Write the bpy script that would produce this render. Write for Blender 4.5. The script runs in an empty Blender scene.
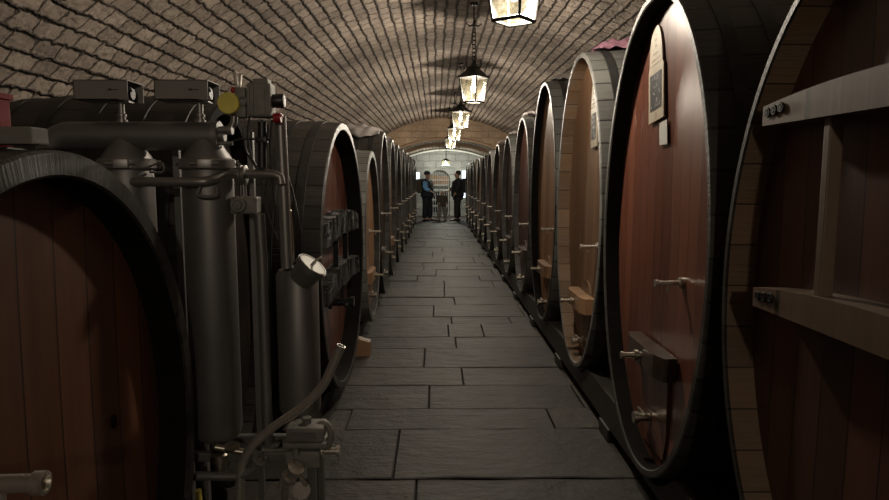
import bpy, bmesh, math, random
from mathutils import Vector, Matrix
random.seed(7)
C = bpy.context.scene.collection
PI = math.pi
D2 = math.radians

# ------------------------------------------------------------------ camera
F = 640.0
TH = math.atan(72 / F); YA = math.atan(8.5 / 644)
cam = bpy.data.cameras.new('camera'); cam.sensor_width = 36; cam.lens = F / 889 * 36
cam.clip_start = 0.02
co = bpy.data.objects.new('camera', cam); C.objects.link(co)
co.location = (0, 0, 1.5); co.rotation_euler = (PI / 2 - TH, 0, -YA)
bpy.context.scene.camera = co
FW = Vector((math.sin(YA) * math.cos(TH), math.cos(YA) * math.cos(TH), -math.sin(TH)))
RT = Vector((math.cos(YA), -math.sin(YA), 0)); UP = RT.cross(FW)


def at(px, py, Y):
    """a measured photo point at a known distance Y down the aisle -> place in metres"""
    r = FW + RT * ((px - 444.5) / F) + UP * ((250 - py) / F)
    return Vector((0, 0, 1.5)) + r * (Y / r.y)


# ------------------------------------------------------------------ materials
def newmat(name):
    m = bpy.data.materials.new(name); m.use_nodes = True
    n = m.node_tree; b = n.nodes['Principled BSDF']
    return m, n, b


def nd(n, t, **kw):
    x = n.nodes.new(t)
    for k, v in kw.items():
        if k.startswith('i_'):
            x.inputs[k[2:].replace('_', ' ')].default_value = v
        else:
            setattr(x, k, v)
    return x


def L(n, a, b): n.links.new(a, b)


def mth(n, op, a, b=None, c=None):
    x = n.nodes.new('ShaderNodeMath'); x.operation = op
    for i, v in enumerate((a, b, c)):
        if v is None: continue
        if isinstance(v, (int, float)): x.inputs[i].default_value = v
        else: L(n, v, x.inputs[i])
    return x.outputs[0]


def ramp(n, fac, stops):
    r = n.nodes.new('ShaderNodeValToRGB'); L(n, fac, r.inputs[0])
    el = r.color_ramp.elements
    while len(el) < len(stops): el.new(0.5)
    for e, (p, c) in zip(el, stops):
        e.position = p; e.color = (*c, 1) if len(c) == 3 else c
    return r.outputs[0]


def mixc(n, fac, a, b, mode='MIX'):
    x = n.nodes.new('ShaderNodeMix'); x.data_type = 'RGBA'; x.blend_type = mode
    for s, v in ((x.inputs[0], fac), (x.inputs[6], a), (x.inputs[7], b)):
        if isinstance(v, (int, float)): s.default_value = v
        elif isinstance(v, tuple): s.default_value = (*v, 1)
        else: L(n, v, s)
    return x.outputs[2]


def bump(n, b, h, strength=.5, dist=.01):
    x = nd(n, 'ShaderNodeBump'); x.inputs['Strength'].default_value = strength; x.inputs['Distance'].default_value = dist
    L(n, h, x.inputs['Height']); L(n, x.outputs[0], b.inputs['Normal'])


def noise(n, vec, scale=5, detail=4, rough=.55, w=None):
    x = nd(n, 'ShaderNodeTexNoise')
    if w is not None:
        x.noise_dimensions = '4D'; L(n, w, x.inputs['W'])
    x.inputs['Scale'].default_value = scale; x.inputs['Detail'].default_value = detail; x.inputs['Roughness'].default_value = rough
    if vec is not None: L(n, vec, x.inputs['Vector'])
    return x.outputs['Fac']


def mapv(n, vec, sc):
    x = nd(n, 'ShaderNodeMapping'); x.inputs['Scale'].default_value = sc; L(n, vec, x.inputs['Vector']); return x.outputs[0]


def head_mat(name, dark, light, rough=.4, plank=.105, coat=0.0, weath=(.08, .06, .05), wamt=.35):
    m, n, b = newmat(name)
    tc = nd(n, 'ShaderNodeTexCoord').outputs['Object']
    oi = nd(n, 'ShaderNodeObjectInfo').outputs['Random']
    s = nd(n, 'ShaderNodeSeparateXYZ'); L(n, tc, s.inputs[0])
    w = mth(n, 'MULTIPLY', oi, 37.0)
    pk = mth(n, 'DIVIDE', mth(n, 'ADD', s.outputs['Y'], oi), plank)
    fl = mth(n, 'FLOOR', pk); fr = mth(n, 'FRACT', pk)
    wn = nd(n, 'ShaderNodeTexWhiteNoise'); wn.noise_dimensions = '1D'; L(n, mth(n, 'ADD', fl, w), wn.inputs['W'])
    # grain vector shifted per plank
    cb = nd(n, 'ShaderNodeCombineXYZ')
    L(n, s.outputs['Y'], cb.inputs[0]); L(n, s.outputs['Z'], cb.inputs[2]); L(n, mth(n, 'MULTIPLY', wn.outputs['Value'], 9.0), cb.inputs[1])
    g = noise(n, mapv(n, cb.outputs[0], (60, 1, 2.2)), 1.0, 5, .6, w)
    g2 = noise(n, mapv(n, cb.outputs[0], (9, 1, .9)), 1.0, 4, .6, w)
    v = mth(n, 'ADD', mth(n, 'MULTIPLY', g, .45), mth(n, 'ADD', mth(n, 'MULTIPLY', g2, .35), mth(n, 'MULTIPLY', wn.outputs['Value'], .35)))
    col = ramp(n, v, [(.25, dark), (.85, light)])
    st = noise(n, mapv(n, tc, (2, 2, 1.2)), 1.4, 6, .65, w)
    col = mixc(n, mth(n, 'MULTIPLY', ramp(n, st, [(.48, (0, 0, 0)), (.72, (1, 1, 1))]), wamt), col, weath)
    gap = mth(n, 'LESS_THAN', mth(n, 'ABSOLUTE', mth(n, 'SUBTRACT', fr, .5)), .478)
    col = mixc(n, gap, tuple(c * .5 for c in dark), col)
    L(n, col, b.inputs['Base Color'])
    L(n, mth(n, 'ADD', mth(n, 'MULTIPLY', g2, .25), rough - .1), b.inputs['Roughness'])
    b.inputs['Coat Weight'].default_value = coat; b.inputs['Coat Roughness'].default_value = .3
    bump(n, b, mth(n, 'ADD', mth(n, 'MULTIPLY', g, .25), mth(n, 'ADD', gap, mth(n, 'MULTIPLY', st, .5))), .5, .004)
    return m


def stave_mat(name, dark, light, rough=.6, gapw=.04, grey=(.12, .12, .11), spec=.3):
    m, n, b = newmat(name)
    uv = nd(n, 'ShaderNodeTexCoord').outputs['UV']
    tc = nd(n, 'ShaderNodeTexCoord').outputs['Object']
    oi = nd(n, 'ShaderNodeObjectInfo').outputs['Random']
    w = mth(n, 'MULTIPLY', oi, 53.0)
    s = nd(n, 'ShaderNodeSeparateXYZ'); L(n, uv, s.inputs[0])
    fl = mth(n, 'FLOOR', s.outputs['Y']); fr = mth(n, 'FRACT', s.outputs['Y'])
    wn = nd(n, 'ShaderNodeTexWhiteNoise'); wn.noise_dimensions = '1D'; L(n, mth(n, 'ADD', fl, w), wn.inputs['W'])
    g = noise(n, mapv(n, uv, (3, 7, 1)), 1.5, 6, .65, w)
    g2 = noise(n, tc, 3.0, 5, .6, w)
    v = mth(n, 'ADD', mth(n, 'MULTIPLY', g, .5), mth(n, 'ADD', mth(n, 'MULTIPLY', g2, .35), mth(n, 'MULTIPLY', wn.outputs['Value'], .3)))
    col = ramp(n, v, [(.3, dark), (.8, light)])
    col = mixc(n, mth(n, 'MULTIPLY', ramp(n, noise(n, tc, 9, 5, .7, w), [(.5, (0, 0, 0)), (.75, (1, 1, 1))]), .5), col, grey)
    gap = mth(n, 'LESS_THAN', mth(n, 'ABSOLUTE', mth(n, 'SUBTRACT', fr, .5)), .5 - gapw)
    col = mixc(n, gap, tuple(c * .5 for c in dark), col)
    L(n, col, b.inputs['Base Color']); b.inputs['Roughness'].default_value = rough; b.inputs['Specular IOR Level'].default_value = spec
    bump(n, b, mth(n, 'ADD', g, mth(n, 'ADD', gap, g2)), .6, .006)
    return m


def plain(name, col, rough=.5, metal=0.0, var=.25, nscale=12, bumpd=.0, bscale=30, coat=0, dirt=None, spec=.5):
    m, n, b = newmat(name)
    tc = nd(n, 'ShaderNodeTexCoord').outputs['Object']
    f = noise(n, tc, nscale, 5, .6)
    c = ramp(n, f, [(.3, tuple(x * (1 - var) for x in col)), (.75, tuple(min(1, x * (1 + var)) for x in col))])
    if dirt:
        c = mixc(n, ramp(n, noise(n, tc, nscale * .35, 6, .7), [(.45, (0, 0, 0)), (.65, (1, 1, 1))]), c, dirt)
    L(n, c, b.inputs['Base Color'])
    L(n, mth(n, 'ADD', mth(n, 'MULTIPLY', f, .2), rough - .1), b.inputs['Roughness'])
    b.inputs['Specular IOR Level'].default_value = spec; b.inputs['Metallic'].default_value = metal; b.inputs['Coat Weight'].default_value = coat
    if bumpd: bump(n, b, noise(n, tc, bscale, 6, .65), .8, bumpd)
    return m


def emis(name, col, s):
    m, n, b = newmat(name)
    b.inputs['Base Color'].default_value = (*col, 1)
    b.inputs['Emission Color'].default_value = (*col, 1); b.inputs['Emission Strength'].default_value = s
    return m


def brick_mat(name, c1, c2, mortar, bw=.25, rh=.125, bd=.03, sizem=.012, course=0.0):
    m, n, b = newmat(name)
    uv = nd(n, 'ShaderNodeTexCoord').outputs['UV']
    nz = nd(n, 'ShaderNodeTexNoise'); nz.inputs['Scale'].default_value = 3.3; nz.inputs['Detail'].default_value = 5; L(n, uv, nz.inputs['Vector'])
    a = nd(n, 'ShaderNodeVectorMath', operation='SUBTRACT'); L(n, nz.outputs['Color'], a.inputs[0]); a.inputs[1].default_value = (.5, .5, .5)
    a2 = nd(n, 'ShaderNodeVectorMath', operation='MULTIPLY'); L(n, a.outputs[0], a2.inputs[0]); a2.inputs[1].default_value = (.16, .045, 0)
    a3 = nd(n, 'ShaderNodeVectorMath', operation='ADD'); L(n, uv, a3.inputs[0]); L(n, a2.outputs[0], a3.inputs[1])
    nf = nd(n, 'ShaderNodeTexNoise'); nf.inputs['Scale'].default_value = 17; nf.inputs['Detail'].default_value = 4; L(n, uv, nf.inputs['Vector'])
    f1 = nd(n, 'ShaderNodeVectorMath', operation='SUBTRACT'); L(n, nf.outputs['Color'], f1.inputs[0]); f1.inputs[1].default_value = (.5, .5, .5)
    f2 = nd(n, 'ShaderNodeVectorMath', operation='MULTIPLY_ADD'); L(n, f1.outputs[0], f2.inputs[0]); f2.inputs[1].default_value = (.07, .055, 0); L(n, a3.outputs[0], f2.inputs[2]); a3 = f2
    bt = nd(n, 'ShaderNodeTexBrick'); L(n, a3.outputs[0], bt.inputs['Vector'])
    bt.inputs['Scale'].default_value = 1; bt.inputs['Brick Width'].default_value = bw; bt.inputs['Row Height'].default_value = rh
    bt.inputs['Mortar Size'].default_value = sizem; bt.inputs['Mortar Smooth'].default_value = .6; bt.inputs['Bias'].default_value = 0
    bt.inputs['Color1'].default_value = (*c1, 1); bt.inputs['Color2'].default_value = (*c2, 1); bt.inputs['Mortar'].default_value = (*mortar, 1)
    big = noise(n, uv, .9, 6, .65); fine = noise(n, uv, 22, 6, .7); mid = noise(n, uv, 6, 5, .65)
    col = mixc(n, 1.0, bt.outputs['Color'], ramp(n, big, [(.3, (.62, .6, .58)), (.7, (1.15, 1.1, 1.02))]), 'MULTIPLY')
    col = mixc(n, 1.0, col, ramp(n, fine, [(.3, (.7, .7, .7)), (.7, (1.25, 1.22, 1.18))]), 'MULTIPLY')
    sx = nd(n, 'ShaderNodeSeparateXYZ'); L(n, a3.outputs[0], sx.inputs[0])
    cr = mth(n, 'ABSOLUTE', mth(n, 'SUBTRACT', mth(n, 'FRACT', mth(n, 'DIVIDE', sx.outputs['Y'], rh)), .5))
    crl = ramp(n, cr, [(.33, (1, 1, 1)), (.5, (0, 0, 0))])      # 0 on the course line, 1 on the brick
    msk = ramp(n, noise(n, uv, .8, 5, .7), [(.36, (.15, .15, .15)), (.6, (1, 1, 1))])
    crc = ramp(n, cr, [(.36, (1, 1, 1)), (.49, (.12, .12, .12))])
    col = mixc(n, mth(n, 'MULTIPLY', msk, course), col, mixc(n, crc, tuple(c * .58 for c in c2), col))
    L(n, col, b.inputs['Base Color']); b.inputs['Roughness'].default_value = .95
    b.inputs['Specular IOR Level'].default_value = .15
    # each course bellies out, joints sink
    h = mth(n, 'SUBTRACT', mth(n, 'ADD', mth(n, 'MULTIPLY', fine, .35), mth(n, 'MULTIPLY', mid, .7)), mth(n, 'MULTIPLY', bt.outputs['Fac'], 1.0))
    tilt = mth(n, 'MULTIPLY', mth(n, 'FRACT', mth(n, 'DIVIDE', sx.outputs['Y'], rh)), course * .9)
    h = mth(n, 'ADD', mth(n, 'ADD', h, tilt), mth(n, 'MULTIPLY', mth(n, 'MULTIPLY', crl, msk), course * 1.8))
    wnb = nd(n, 'ShaderNodeSeparateColor'); L(n, bt.outputs['Color'], wnb.inputs[0])
    h = mth(n, 'ADD', h, mth(n, 'MULTIPLY', wnb.outputs[0], course * 4))
    bump(n, b, h, 1.0, bd)
    return m


M = {}
M['vault'] = brick_mat('vault_brick', (.54, .475, .43), (.36, .315, .285), (.17, .145, .13), .22, .125, .04, .012, .75)
M['rough'] = brick_mat('facing_masonry', (.55, .43, .32), (.46, .35, .26), (.42, .32, .235), .42, .2, .012, .01)
M['endwall'] = brick_mat('end_wall_blocks', (.36, .38, .40), (.30, .32, .34), (.23, .24, .25), .5, .27, .012, .012)
def floor_mat():
    m, n, b = newmat('flagstone')
    tc = nd(n, 'ShaderNodeTexCoord'); o_ = tc.outputs['Object']; sx = nd(n, 'ShaderNodeSeparateXYZ'); L(n, tc.outputs['UV'], sx.inputs[0])
    wn = nd(n, 'ShaderNodeTexWhiteNoise'); wn.noise_dimensions = '1D'; L(n, sx.outputs['X'], wn.inputs['W'])
    a = noise(n, o_, 2.2, 7, .65); c = noise(n, mapv(n, o_, (3, 9, 3)), 1.6, 6, .7); d = noise(n, o_, 38, 4, .6)
    col = ramp(n, mth(n, 'ADD', mth(n, 'MULTIPLY', a, .55), mth(n, 'ADD', mth(n, 'MULTIPLY', c, .35), mth(n, 'MULTIPLY', wn.outputs['Value'], .22))), [(.3, (.017, .0148, .013)), (.55, (.035, .030, .026)), (.82, (.066, .056, .047))])
    L(n, col, b.inputs['Base Color']); L(n, mth(n, 'ADD', mth(n, 'MULTIPLY', c, .3), .42), b.inputs['Roughness'])
    b.inputs['Specular IOR Level'].default_value = .3
    bump(n, b, mth(n, 'ADD', mth(n, 'MULTIPLY', a, 1.0), mth(n, 'ADD', mth(n, 'MULTIPLY', c, .6), mth(n, 'MULTIPLY', d, .08))), .9, .03)
    return m


M['floor'] = floor_mat()
M['joint'] = plain('floor_joint', (.014, .013, .012), .95)
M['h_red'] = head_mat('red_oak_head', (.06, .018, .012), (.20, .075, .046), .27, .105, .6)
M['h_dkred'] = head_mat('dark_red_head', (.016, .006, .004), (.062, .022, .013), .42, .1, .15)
M['h_near'] = head_mat('near_red_head', (.035, .014, .009), (.135, .055, .034), .4, .12, .2)  # even red-brown head of the nearest right cask
M['s_pale'] = stave_mat('pale_staves', (.13, .13, .12), (.30, .30, .275), .55)
M['h_front'] = head_mat('brown_red_head', (.045, .017, .009), (.155, .058, .026), .5, .13, .05)
M['h_tan'] = head_mat('tan_oak_head', (.075, .038, .02), (.20, .11, .056), .5, .1, .05)
M['h_tan2'] = head_mat('orange_oak_head', (.13, .065, .03), (.32, .175, .085), .5, .1, .05)
M['h_black'] = head_mat('near_black_head', (.006, .005, .004), (.02, .014, .011))  # near-black tone over the whole head
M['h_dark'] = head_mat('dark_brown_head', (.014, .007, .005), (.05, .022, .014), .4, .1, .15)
M['s_grey'] = stave_mat('grey_weathered_staves', (.05, .05, .046), (.145, .142, .13), .5)
M['s_dark'] = stave_mat('dark_weathered_staves', (.014, .012, .011), (.045, .04, .035), .5, grey=(.04, .038, .036))
M['s_mid'] = stave_mat('brown_weathered_staves', (.03, .024, .02), (.09, .075, .06), .55)
M['c_grey'] = stave_mat('grey_chime', (.06, .06, .056), (.19, .185, .17), .4, .02)
M['c_mid'] = stave_mat('smoky_chime', (.025, .024, .022), (.085, .08, .072), .42, .02)
M['c_dark'] = stave_mat('dark_chime', (.008, .007, .006), (.04, .036, .03), .4, .02)
M['c_tan'] = stave_mat('light_oak_chime', (.075, .045, .025), (.20, .125, .072), .5, .02)
M['hoop'] = plain('hoop_iron', (.035, .034, .033), .5, .6, .4, 9)
M['shade_and_knot'] = plain('recess_shade_and_knot', (.006, .005, .004), .8, spec=.1)  # near black: recess shade put into the wall colour; the knot shares it
M['timber'] = plain('dark_timber', (.022, .017, .013), .6, 0, .4, 7, .004)
M['bar_oak'] = head_mat('crossbar_oak', (.075, .048, .03), (.20, .13, .082), .5, .5)
M['bar_tan'] = head_mat('crossbar_tan', (.16, .085, .04), (.36, .21, .11), .5, .5)
M['bar_dark'] = plain('crossbar_dark', (.05, .034, .026), .4, 0, .4, 8, .002)
M['mould'] = plain('black_cellar_mould', (.006, .0055, .0045), .32, 0, .6, 30, .05, 60, 0, spec=.25)
M['steel'] = plain('brushed_steel', (.26, .245, .23), .42, .65, .12, 5)
M['steel_m'] = plain('matt_tank_steel', (.20, .19, .18), .5, .7, .15, 3)
M['steel_box'] = plain('sheet_steel', (.22, .205, .19), .6, .3, .12, 3)
M['chrome'] = plain('polished_steel', (.62, .58, .51), .28, .75, .08, 5)
M['brass'] = plain('tarnished_metal', (.42, .38, .31), .35, 1.0, .25, 9)
M['cast'] = plain('cast_aluminium', (.20, .19, .165), .6, .3, .35, 14, .002)
M['white_cap'] = plain('cream_lid', (.30, .285, .24), .45, .2, .15, 9)
M['yellow'] = plain('yellow_plastic', (.75, .64, .12), .5, 0, .15, 20)
M['redp'] = plain('red_plastic', (.35, .02, .025), .4, 0, .15, 6)
M['redbox'] = plain('red_crate', (.19, .007, .011), .6, 0, .1, 5, spec=.15)
M['blackp'] = plain('black_plastic', (.015, .015, .017), .4)
M['iron'] = plain('lantern_iron', (.02, .018, .016), .55, .4, .3, 14)
M['board'] = plain('grey_board', (.13, .12, .10), .7, 0, .25, 6, .003)
M['cloth_glint'] = plain('pale_cloth_and_glint', (.30, .27, .255), .85, 0, .2, 14, .01, 20)
M['cloth_p'] = plain('mauve_cloth', (.24, .11, .15), .85, 0, .25, 12, .01, 20)
M['plaque'] = plain('cream_plaque', (.36, .31, .235), .5, 0, .12, 12)
M['slate'] = plain('chalkboard', (.03, .03, .032), .55, 0, .3, 16)
M['chalk'] = plain('chalk', (.75, .75, .72), .9)
M['ink'] = plain('engraved_ink', (.16, .11, .08), .7)
M['paper'] = plain('paper_card', (.45, .44, .41), .7, 0, .05)
M['trimw'] = plain('white_arch_trim', (.7, .7, .67), .7)
M['bulb'] = emis('bulb', (1, .95, .84), 60)
M['window'] = emis('daylight_pane', (.72, .86, 1.0), 1.6)
M['skin'] = plain('skin', (.42, .25, .17), .55, 0, .08)
M['navy'] = plain('navy_coat', (.018, .022, .035), .85, 0, .3)
M['blackc'] = plain('black_coat', (.012, .013, .016), .8, 0, .3)
M['blue'] = plain('blue_sleeve', (.18, .40, .75), .75, 0, .15)
M['jean'] = plain('dark_trousers', (.015, .018, .026), .85, 0, .3)
M['olive'] = plain('olive_pack', (.07, .06, .04), .85, 0, .3)
M['greyt'] = plain('grey_trousers', (.20, .19, .17), .85, 0, .2)
M['shirt'] = plain('pale_shirt', (.6, .58, .52), .8)
M['hair'] = plain('dark_hair', (.02, .014, .01), .7, 0, .4, 30)
M['wine_box'] = plain('brown_crate', (.27, .15, .08), .65, 0, .3, 9)
M['paleshelf'] = plain('pale_shelf', (.42, .42, .4), .7)


def glass_mat():
    m, n, b = newmat('lantern_glass'); n.nodes.remove(b)
    out = n.nodes['Material Output']
    tc = nd(n, 'ShaderNodeTexCoord').outputs['Object']
    f = noise(n, tc, 45, 3, .6)
    tr = nd(n, 'ShaderNodeBsdfTransparent'); tr.inputs[0].default_value = (1, .965, .76, 1)
    tl = nd(n, 'ShaderNodeBsdfTranslucent'); L(n, ramp(n, f, [(.35, (.45, .38, .16)), (.7, (.95, .88, .6))]), tl.inputs[0])
    gl = nd(n, 'ShaderNodeBsdfGlossy'); gl.inputs['Roughness'].default_value = .15
    m1 = nd(n, 'ShaderNodeMixShader'); m1.inputs[0].default_value = .008; L(n, tr.outputs[0], m1.inputs[1]); L(n, tl.outputs[0], m1.inputs[2])
    m2 = nd(n, 'ShaderNodeMixShader'); m2.inputs[0].default_value = .05; L(n, m1.outputs[0], m2.inputs[1]); L(n, gl.outputs[0], m2.inputs[2])
    L(n, m2.outputs[0], out.inputs[0])
    return m


M['glass'] = glass_mat()


# ------------------------------------------------------------------ mesh helpers
class MB:
    def __init__(s): s.v = []; s.f = []; s.mi = []; s.uv = {}; s.m = 0; s.sm = []

    def add(s, vs, fs, smooth=False, uvs=None):
        o = len(s.v); s.v += [tuple(v) for v in vs]
        for i, f in enumerate(fs):
            s.f.append(tuple(o + k for k in f)); s.mi.append(s.m); s.sm.append(smooth)
            if uvs: s.uv[len(s.f) - 1] = uvs[i]
        return s

    def box(s, a, b, bev=0.0):
        x0, y0, z0 = a; x1, y1, z1 = b
        if bev <= 0:
            vs = [(x, y, z) for z in (z0, z1) for y in (y0, y1) for x in (x0, x1)]
            return s.add(vs, [(0, 2, 3, 1), (4, 5, 7, 6), (0, 1, 5, 4), (2, 6, 7, 3), (0, 4, 6, 2), (1, 3, 7, 5)])
        bm = bmesh.new(); bmesh.ops.create_cube(bm, size=1)
        for v in bm.verts:
            v.co = Vector(((x0 + x1) / 2 + v.co.x * (x1 - x0), (y0 + y1) / 2 + v.co.y * (y1 - y0), (z0 + z1) / 2 + v.co.z * (z1 - z0)))
        bmesh.ops.bevel(bm, geom=bm.edges[:], offset=bev, segments=2, affect='EDGES', profile=.6)
        bm.verts.index_update()
        s.add([v.co[:] for v in bm.verts], [[v.index for v in f.verts] for f in bm.faces]); bm.free(); return s

    def obox(s, c, ax, sz, bev=0.0):
        """box centred c with axes ax (3 vectors), full sizes sz"""
        t = MB(); t.box((-sz[0] / 2, -sz[1] / 2, -sz[2] / 2), (sz[0] / 2, sz[1] / 2, sz[2] / 2), bev)
        c = Vector(c); A = [Vector(q).normalized() for q in ax]
        return s.add([c + A[0] * v[0] + A[1] * v[1] + A[2] * v[2] for v in t.v], t.f)

    def tube(s, pts, r, seg=16, cap=True, smooth=True):
        pts = [Vector(p) for p in pts]; n = len(pts)
        rs = r if isinstance(r, (list, tuple)) else [r] * n
        vs = []; prev = None
        for i, p in enumerate(pts):
            t = (pts[min(i + 1, n - 1)] - pts[max(i - 1, 0)])
            if t.length < 1e-9: t = pts[-1] - pts[0]
            t.normalize()
            if prev is None:
                u = Vector((0, 0, 1)) if abs(t.z) < .9 else Vector((1, 0, 0))
            else: u = prev
            u = (u - t * u.dot(t)).normalized(); prev = u; w = t.cross(u)
            for k in range(seg):
                a = 2 * PI * k / seg; vs.append(p + (u * math.cos(a) + w * math.sin(a)) * rs[i])
        fs = []
        for i in range(n - 1):
            for k in range(seg):
                k2 = (k + 1) % seg
                fs.append((i * seg + k, i * seg + k2, (i + 1) * seg + k2, (i + 1) * seg + k))
        s.add(vs, fs, smooth)
        if cap:
            s.add([vs[k] for k in range(seg)], [tuple(range(seg))[::-1]]); s.add([vs[(n - 1) * seg + k] for k in range(seg)], [tuple(range(seg))])
        return s

    def cyl(s, a, b, r, r2=None, seg=20):
        return s.tube([a, b], [r, r if r2 is None else r2], seg)

    def lathe(s, a, axis, prof, seg=28):
        """prof = [(distance along axis, radius)]"""
        a = Vector(a); t = Vector(axis).normalized()
        u = Vector((0, 0, 1)) if abs(t.z) < .9 else Vector((1, 0, 0)); u = (u - t * u.dot(t)).normalized(); w = t.cross(u)
        vs = []
        for d, r in prof:
            for k in range(seg):
                an = 2 * PI * k / seg; vs.append(a + t * d + (u * math.cos(an) + w * math.sin(an)) * max(r, 1e-5))
        fs = []
        for i in range(len(prof) - 1):
            for k in range(seg):
                k2 = (k + 1) % seg; fs.append((i * seg + k, i * seg + k2, (i + 1) * seg + k2, (i + 1) * seg + k))
        s.add(vs, fs, True)
        s.add([vs[k] for k in range(seg)], [tuple(range(seg))[::-1]]); s.add([vs[(len(prof) - 1) * seg + k] for k in range(seg)], [tuple(range(seg))])
        return s

    def ring(s, c, axis, R, r, seg=24, sg=8):
        c = Vector(c); t = Vector(axis).normalized(); u = Vector((0, 0, 1)) if abs(t.z) < .9 else Vector((1, 0, 0))
        u = (u - t * u.dot(t)).normalized(); w = t.cross(u); vs = []
        for i in range(seg):
            a = 2 * PI * i / seg; d = u * math.cos(a) + w * math.sin(a)
            for k in range(sg):
                b = 2 * PI * k / sg; vs.append(c + d * (R + r * math.cos(b)) + t * r * math.sin(b))
        fs = [(i * sg + k, ((i + 1) % seg) * sg + k, ((i + 1) % seg) * sg + (k + 1) % sg, i * sg + (k + 1) % sg) for i in range(seg) for k in range(sg)]
        return s.add(vs, fs, True)

    def ball(s, c, rx, ry=None, rz=None, seg=14, rn=9):
        ry = ry or rx; rz = rz or rx; vs = []; fs = []
        for i in range(rn + 1):
            p = PI * i / rn
            for k in range(seg):
                a = 2 * PI * k / seg
                vs.append((c[0] + rx * math.sin(p) * math.cos(a) + 1e-6 * k, c[1] + ry * math.sin(p) * math.sin(a), c[2] + rz * math.cos(p)))
        for i in range(rn):
            for k in range(seg):
                k2 = (k + 1) % seg; fs.append((i * seg + k, (i + 1) * seg + k, (i + 1) * seg + k2, i * seg + k2))
        return s.add(vs, fs, True)

    def prism(s, poly, o, u, w, n, d, back=0.0):
        """polygon (a,b) in plane o + a u + b w, thickness d along n"""
        o, u, w, n = Vector(o), Vector(u), Vector(w), Vector(n)
        k = len(poly); f = [o + u * a + w * b + n * d for a, b in poly]; g = [o + u * a + w * b - n * back for a, b in poly]
        return s.add(f + g, [tuple(range(k)), tuple(range(2 * k - 1, k - 1, -1))] + [(i, (i + 1) % k + 0, k + (i + 1) % k, k + i)[::-1] for i in range(k)])

    def build(s, name, mats, parent=None, loc=(0, 0, 0)):
        me = bpy.data.meshes.new(name)
        lo = Vector(parent.location) if (parent is not None and parent.get('_w')) else Vector(loc)
        me.from_pydata([tuple(Vector(v) - lo) for v in s.v], [], s.f)
        if not isinstance(mats, (list, tuple)): mats = [mats]
        for m in mats: me.materials.append(m)
        uvl = me.uv_layers.new(name='UVMap') if s.uv else None
        for i, p in enumerate(me.polygons):
            p.material_index = s.mi[i]; p.use_smooth = s.sm[i]
            if uvl and i in s.uv:
                for li, q in zip(p.loop_indices, s.uv[i]): uvl.data[li].uv = q
        me.update()
        sharp = any(s.sm)
        if not s.uv:
            bm = bmesh.new(); bm.from_mesh(me); bmesh.ops.recalc_face_normals(bm, faces=bm.faces[:]); bm.to_mesh(me); bm.free()
        if sharp and len(me.polygons) < 20000: me.set_sharp_from_angle(angle=math.radians(38))
        o = bpy.data.objects.new(name, me); C.objects.link(o)
        if parent is not None: o.parent = parent
        else: o.location = lo
        return o


def smooth_path(pts, k=6):
    pts = [Vector(p) for p in pts]; out = []
    P = [pts[0] * 2 - pts[1]] + pts + [pts[-1] * 2 - pts[-2]]
    for i in range(1, len(P) - 2):
        for j in range(k):
            t = j / k; a, b, c, d = P[i - 1:i + 3]
            out.append(.5 * ((2 * b) + (c - a) * t + (2 * a - 5 * b + 4 * c - d) * t * t + (3 * b - a - 3 * c + d) * t ** 3))
    out.append(pts[-1]); return out


def thing(name, label, cat, loc=(0, 0, 0), group=None, world=True):
    o = bpy.data.objects.new(name, None); C.objects.link(o); o.location = loc
    o['label'] = label; o['category'] = cat; o.empty_display_size = .1
    if group: o['group'] = group
    if world: o['_w'] = 1
    return o


def tag(o, label, cat, group=None):
    o['label'] = label; o['category'] = cat
    if group: o['group'] = group
    return o


def struct(mb, name, mat):
    o = mb.build(name, mat); o['kind'] = 'structure'; return o


ORD = ['nearest', 'second', 'third', 'fourth', 'fifth', 'sixth', 'seventh', 'eighth', 'ninth', 'tenth', 'eleventh', 'twelfth', 'thirteenth', 'fourteenth', 'fifteenth', 'sixteenth']

# ------------------------------------------------------------------ setting
XC, R0, ZC = .37, 3.9, -.47


def vault(mb, y0, y1, R, zc, zlow, ny, ns=72, t=.0):
    a1 = math.acos(min(1, (zlow - zc) / R)); vs = []; fs = []; uvs = []
    for j in range(ny + 1):
        y = y0 + (y1 - y0) * j / ny
        for i in range(ns + 1):
            a = -a1 + 2 * a1 * i / ns; vs.append((XC + R * math.sin(a), y, zc + R * math.cos(a)))
    for j in range(ny):
        for i in range(ns):
            q = (j * (ns + 1) + i, j * (ns + 1) + i + 1, (j + 1) * (ns + 1) + i + 1, (j + 1) * (ns + 1) + i)
            fs.append(q)
            uu = []
            for k in q:
                jj, ii = divmod(k, ns + 1); uu.append((y0 + (y1 - y0) * jj / ny, (-a1 + 2 * a1 * ii / ns) * R + 20))
            uvs.append(uu)
    mb.add(vs, fs, True, uvs); return a1


mb = MB(); vault(mb, -7, 21, R0, ZC, .9, 28); struct(mb, 'ceiling', M['vault'])
xl, xr = XC - math.sqrt(R0 ** 2 - 1.37 ** 2), XC + math.sqrt(R0 ** 2 - 1.37 ** 2)


def wall_y(mb, x, y0, y1, z0, z1):
    mb.add([(x, y0, z0), (x, y1, z0), (x, y1, z1), (x, y0, z1)], [(0, 1, 2, 3)], False, [[(y0, z0), (y1, z0), (y1, z1), (y0, z1)]])


mb = MB(); wall_y(mb, xl, -7, 25.3, -.05, 1.0); struct(mb, 'wall_left', M['vault'])
mb = MB(); wall_y(mb, xr, -7, 25.3, -.05, 1.0); struct(mb, 'wall_right', M['vault'])
mb = MB(); mb.add([(xl - .2, -7, -.05), (xr + .2, -7, -.05), (xr + .2, -7, 3.5), (xl - .2, -7, 3.5)], [(0, 1, 2, 3)], False, [[(0, 0), (7.8, 0), (7.8, 3.5), (0, 3.5)]])
struct(mb, 'wall_back', M['vault'])


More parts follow.
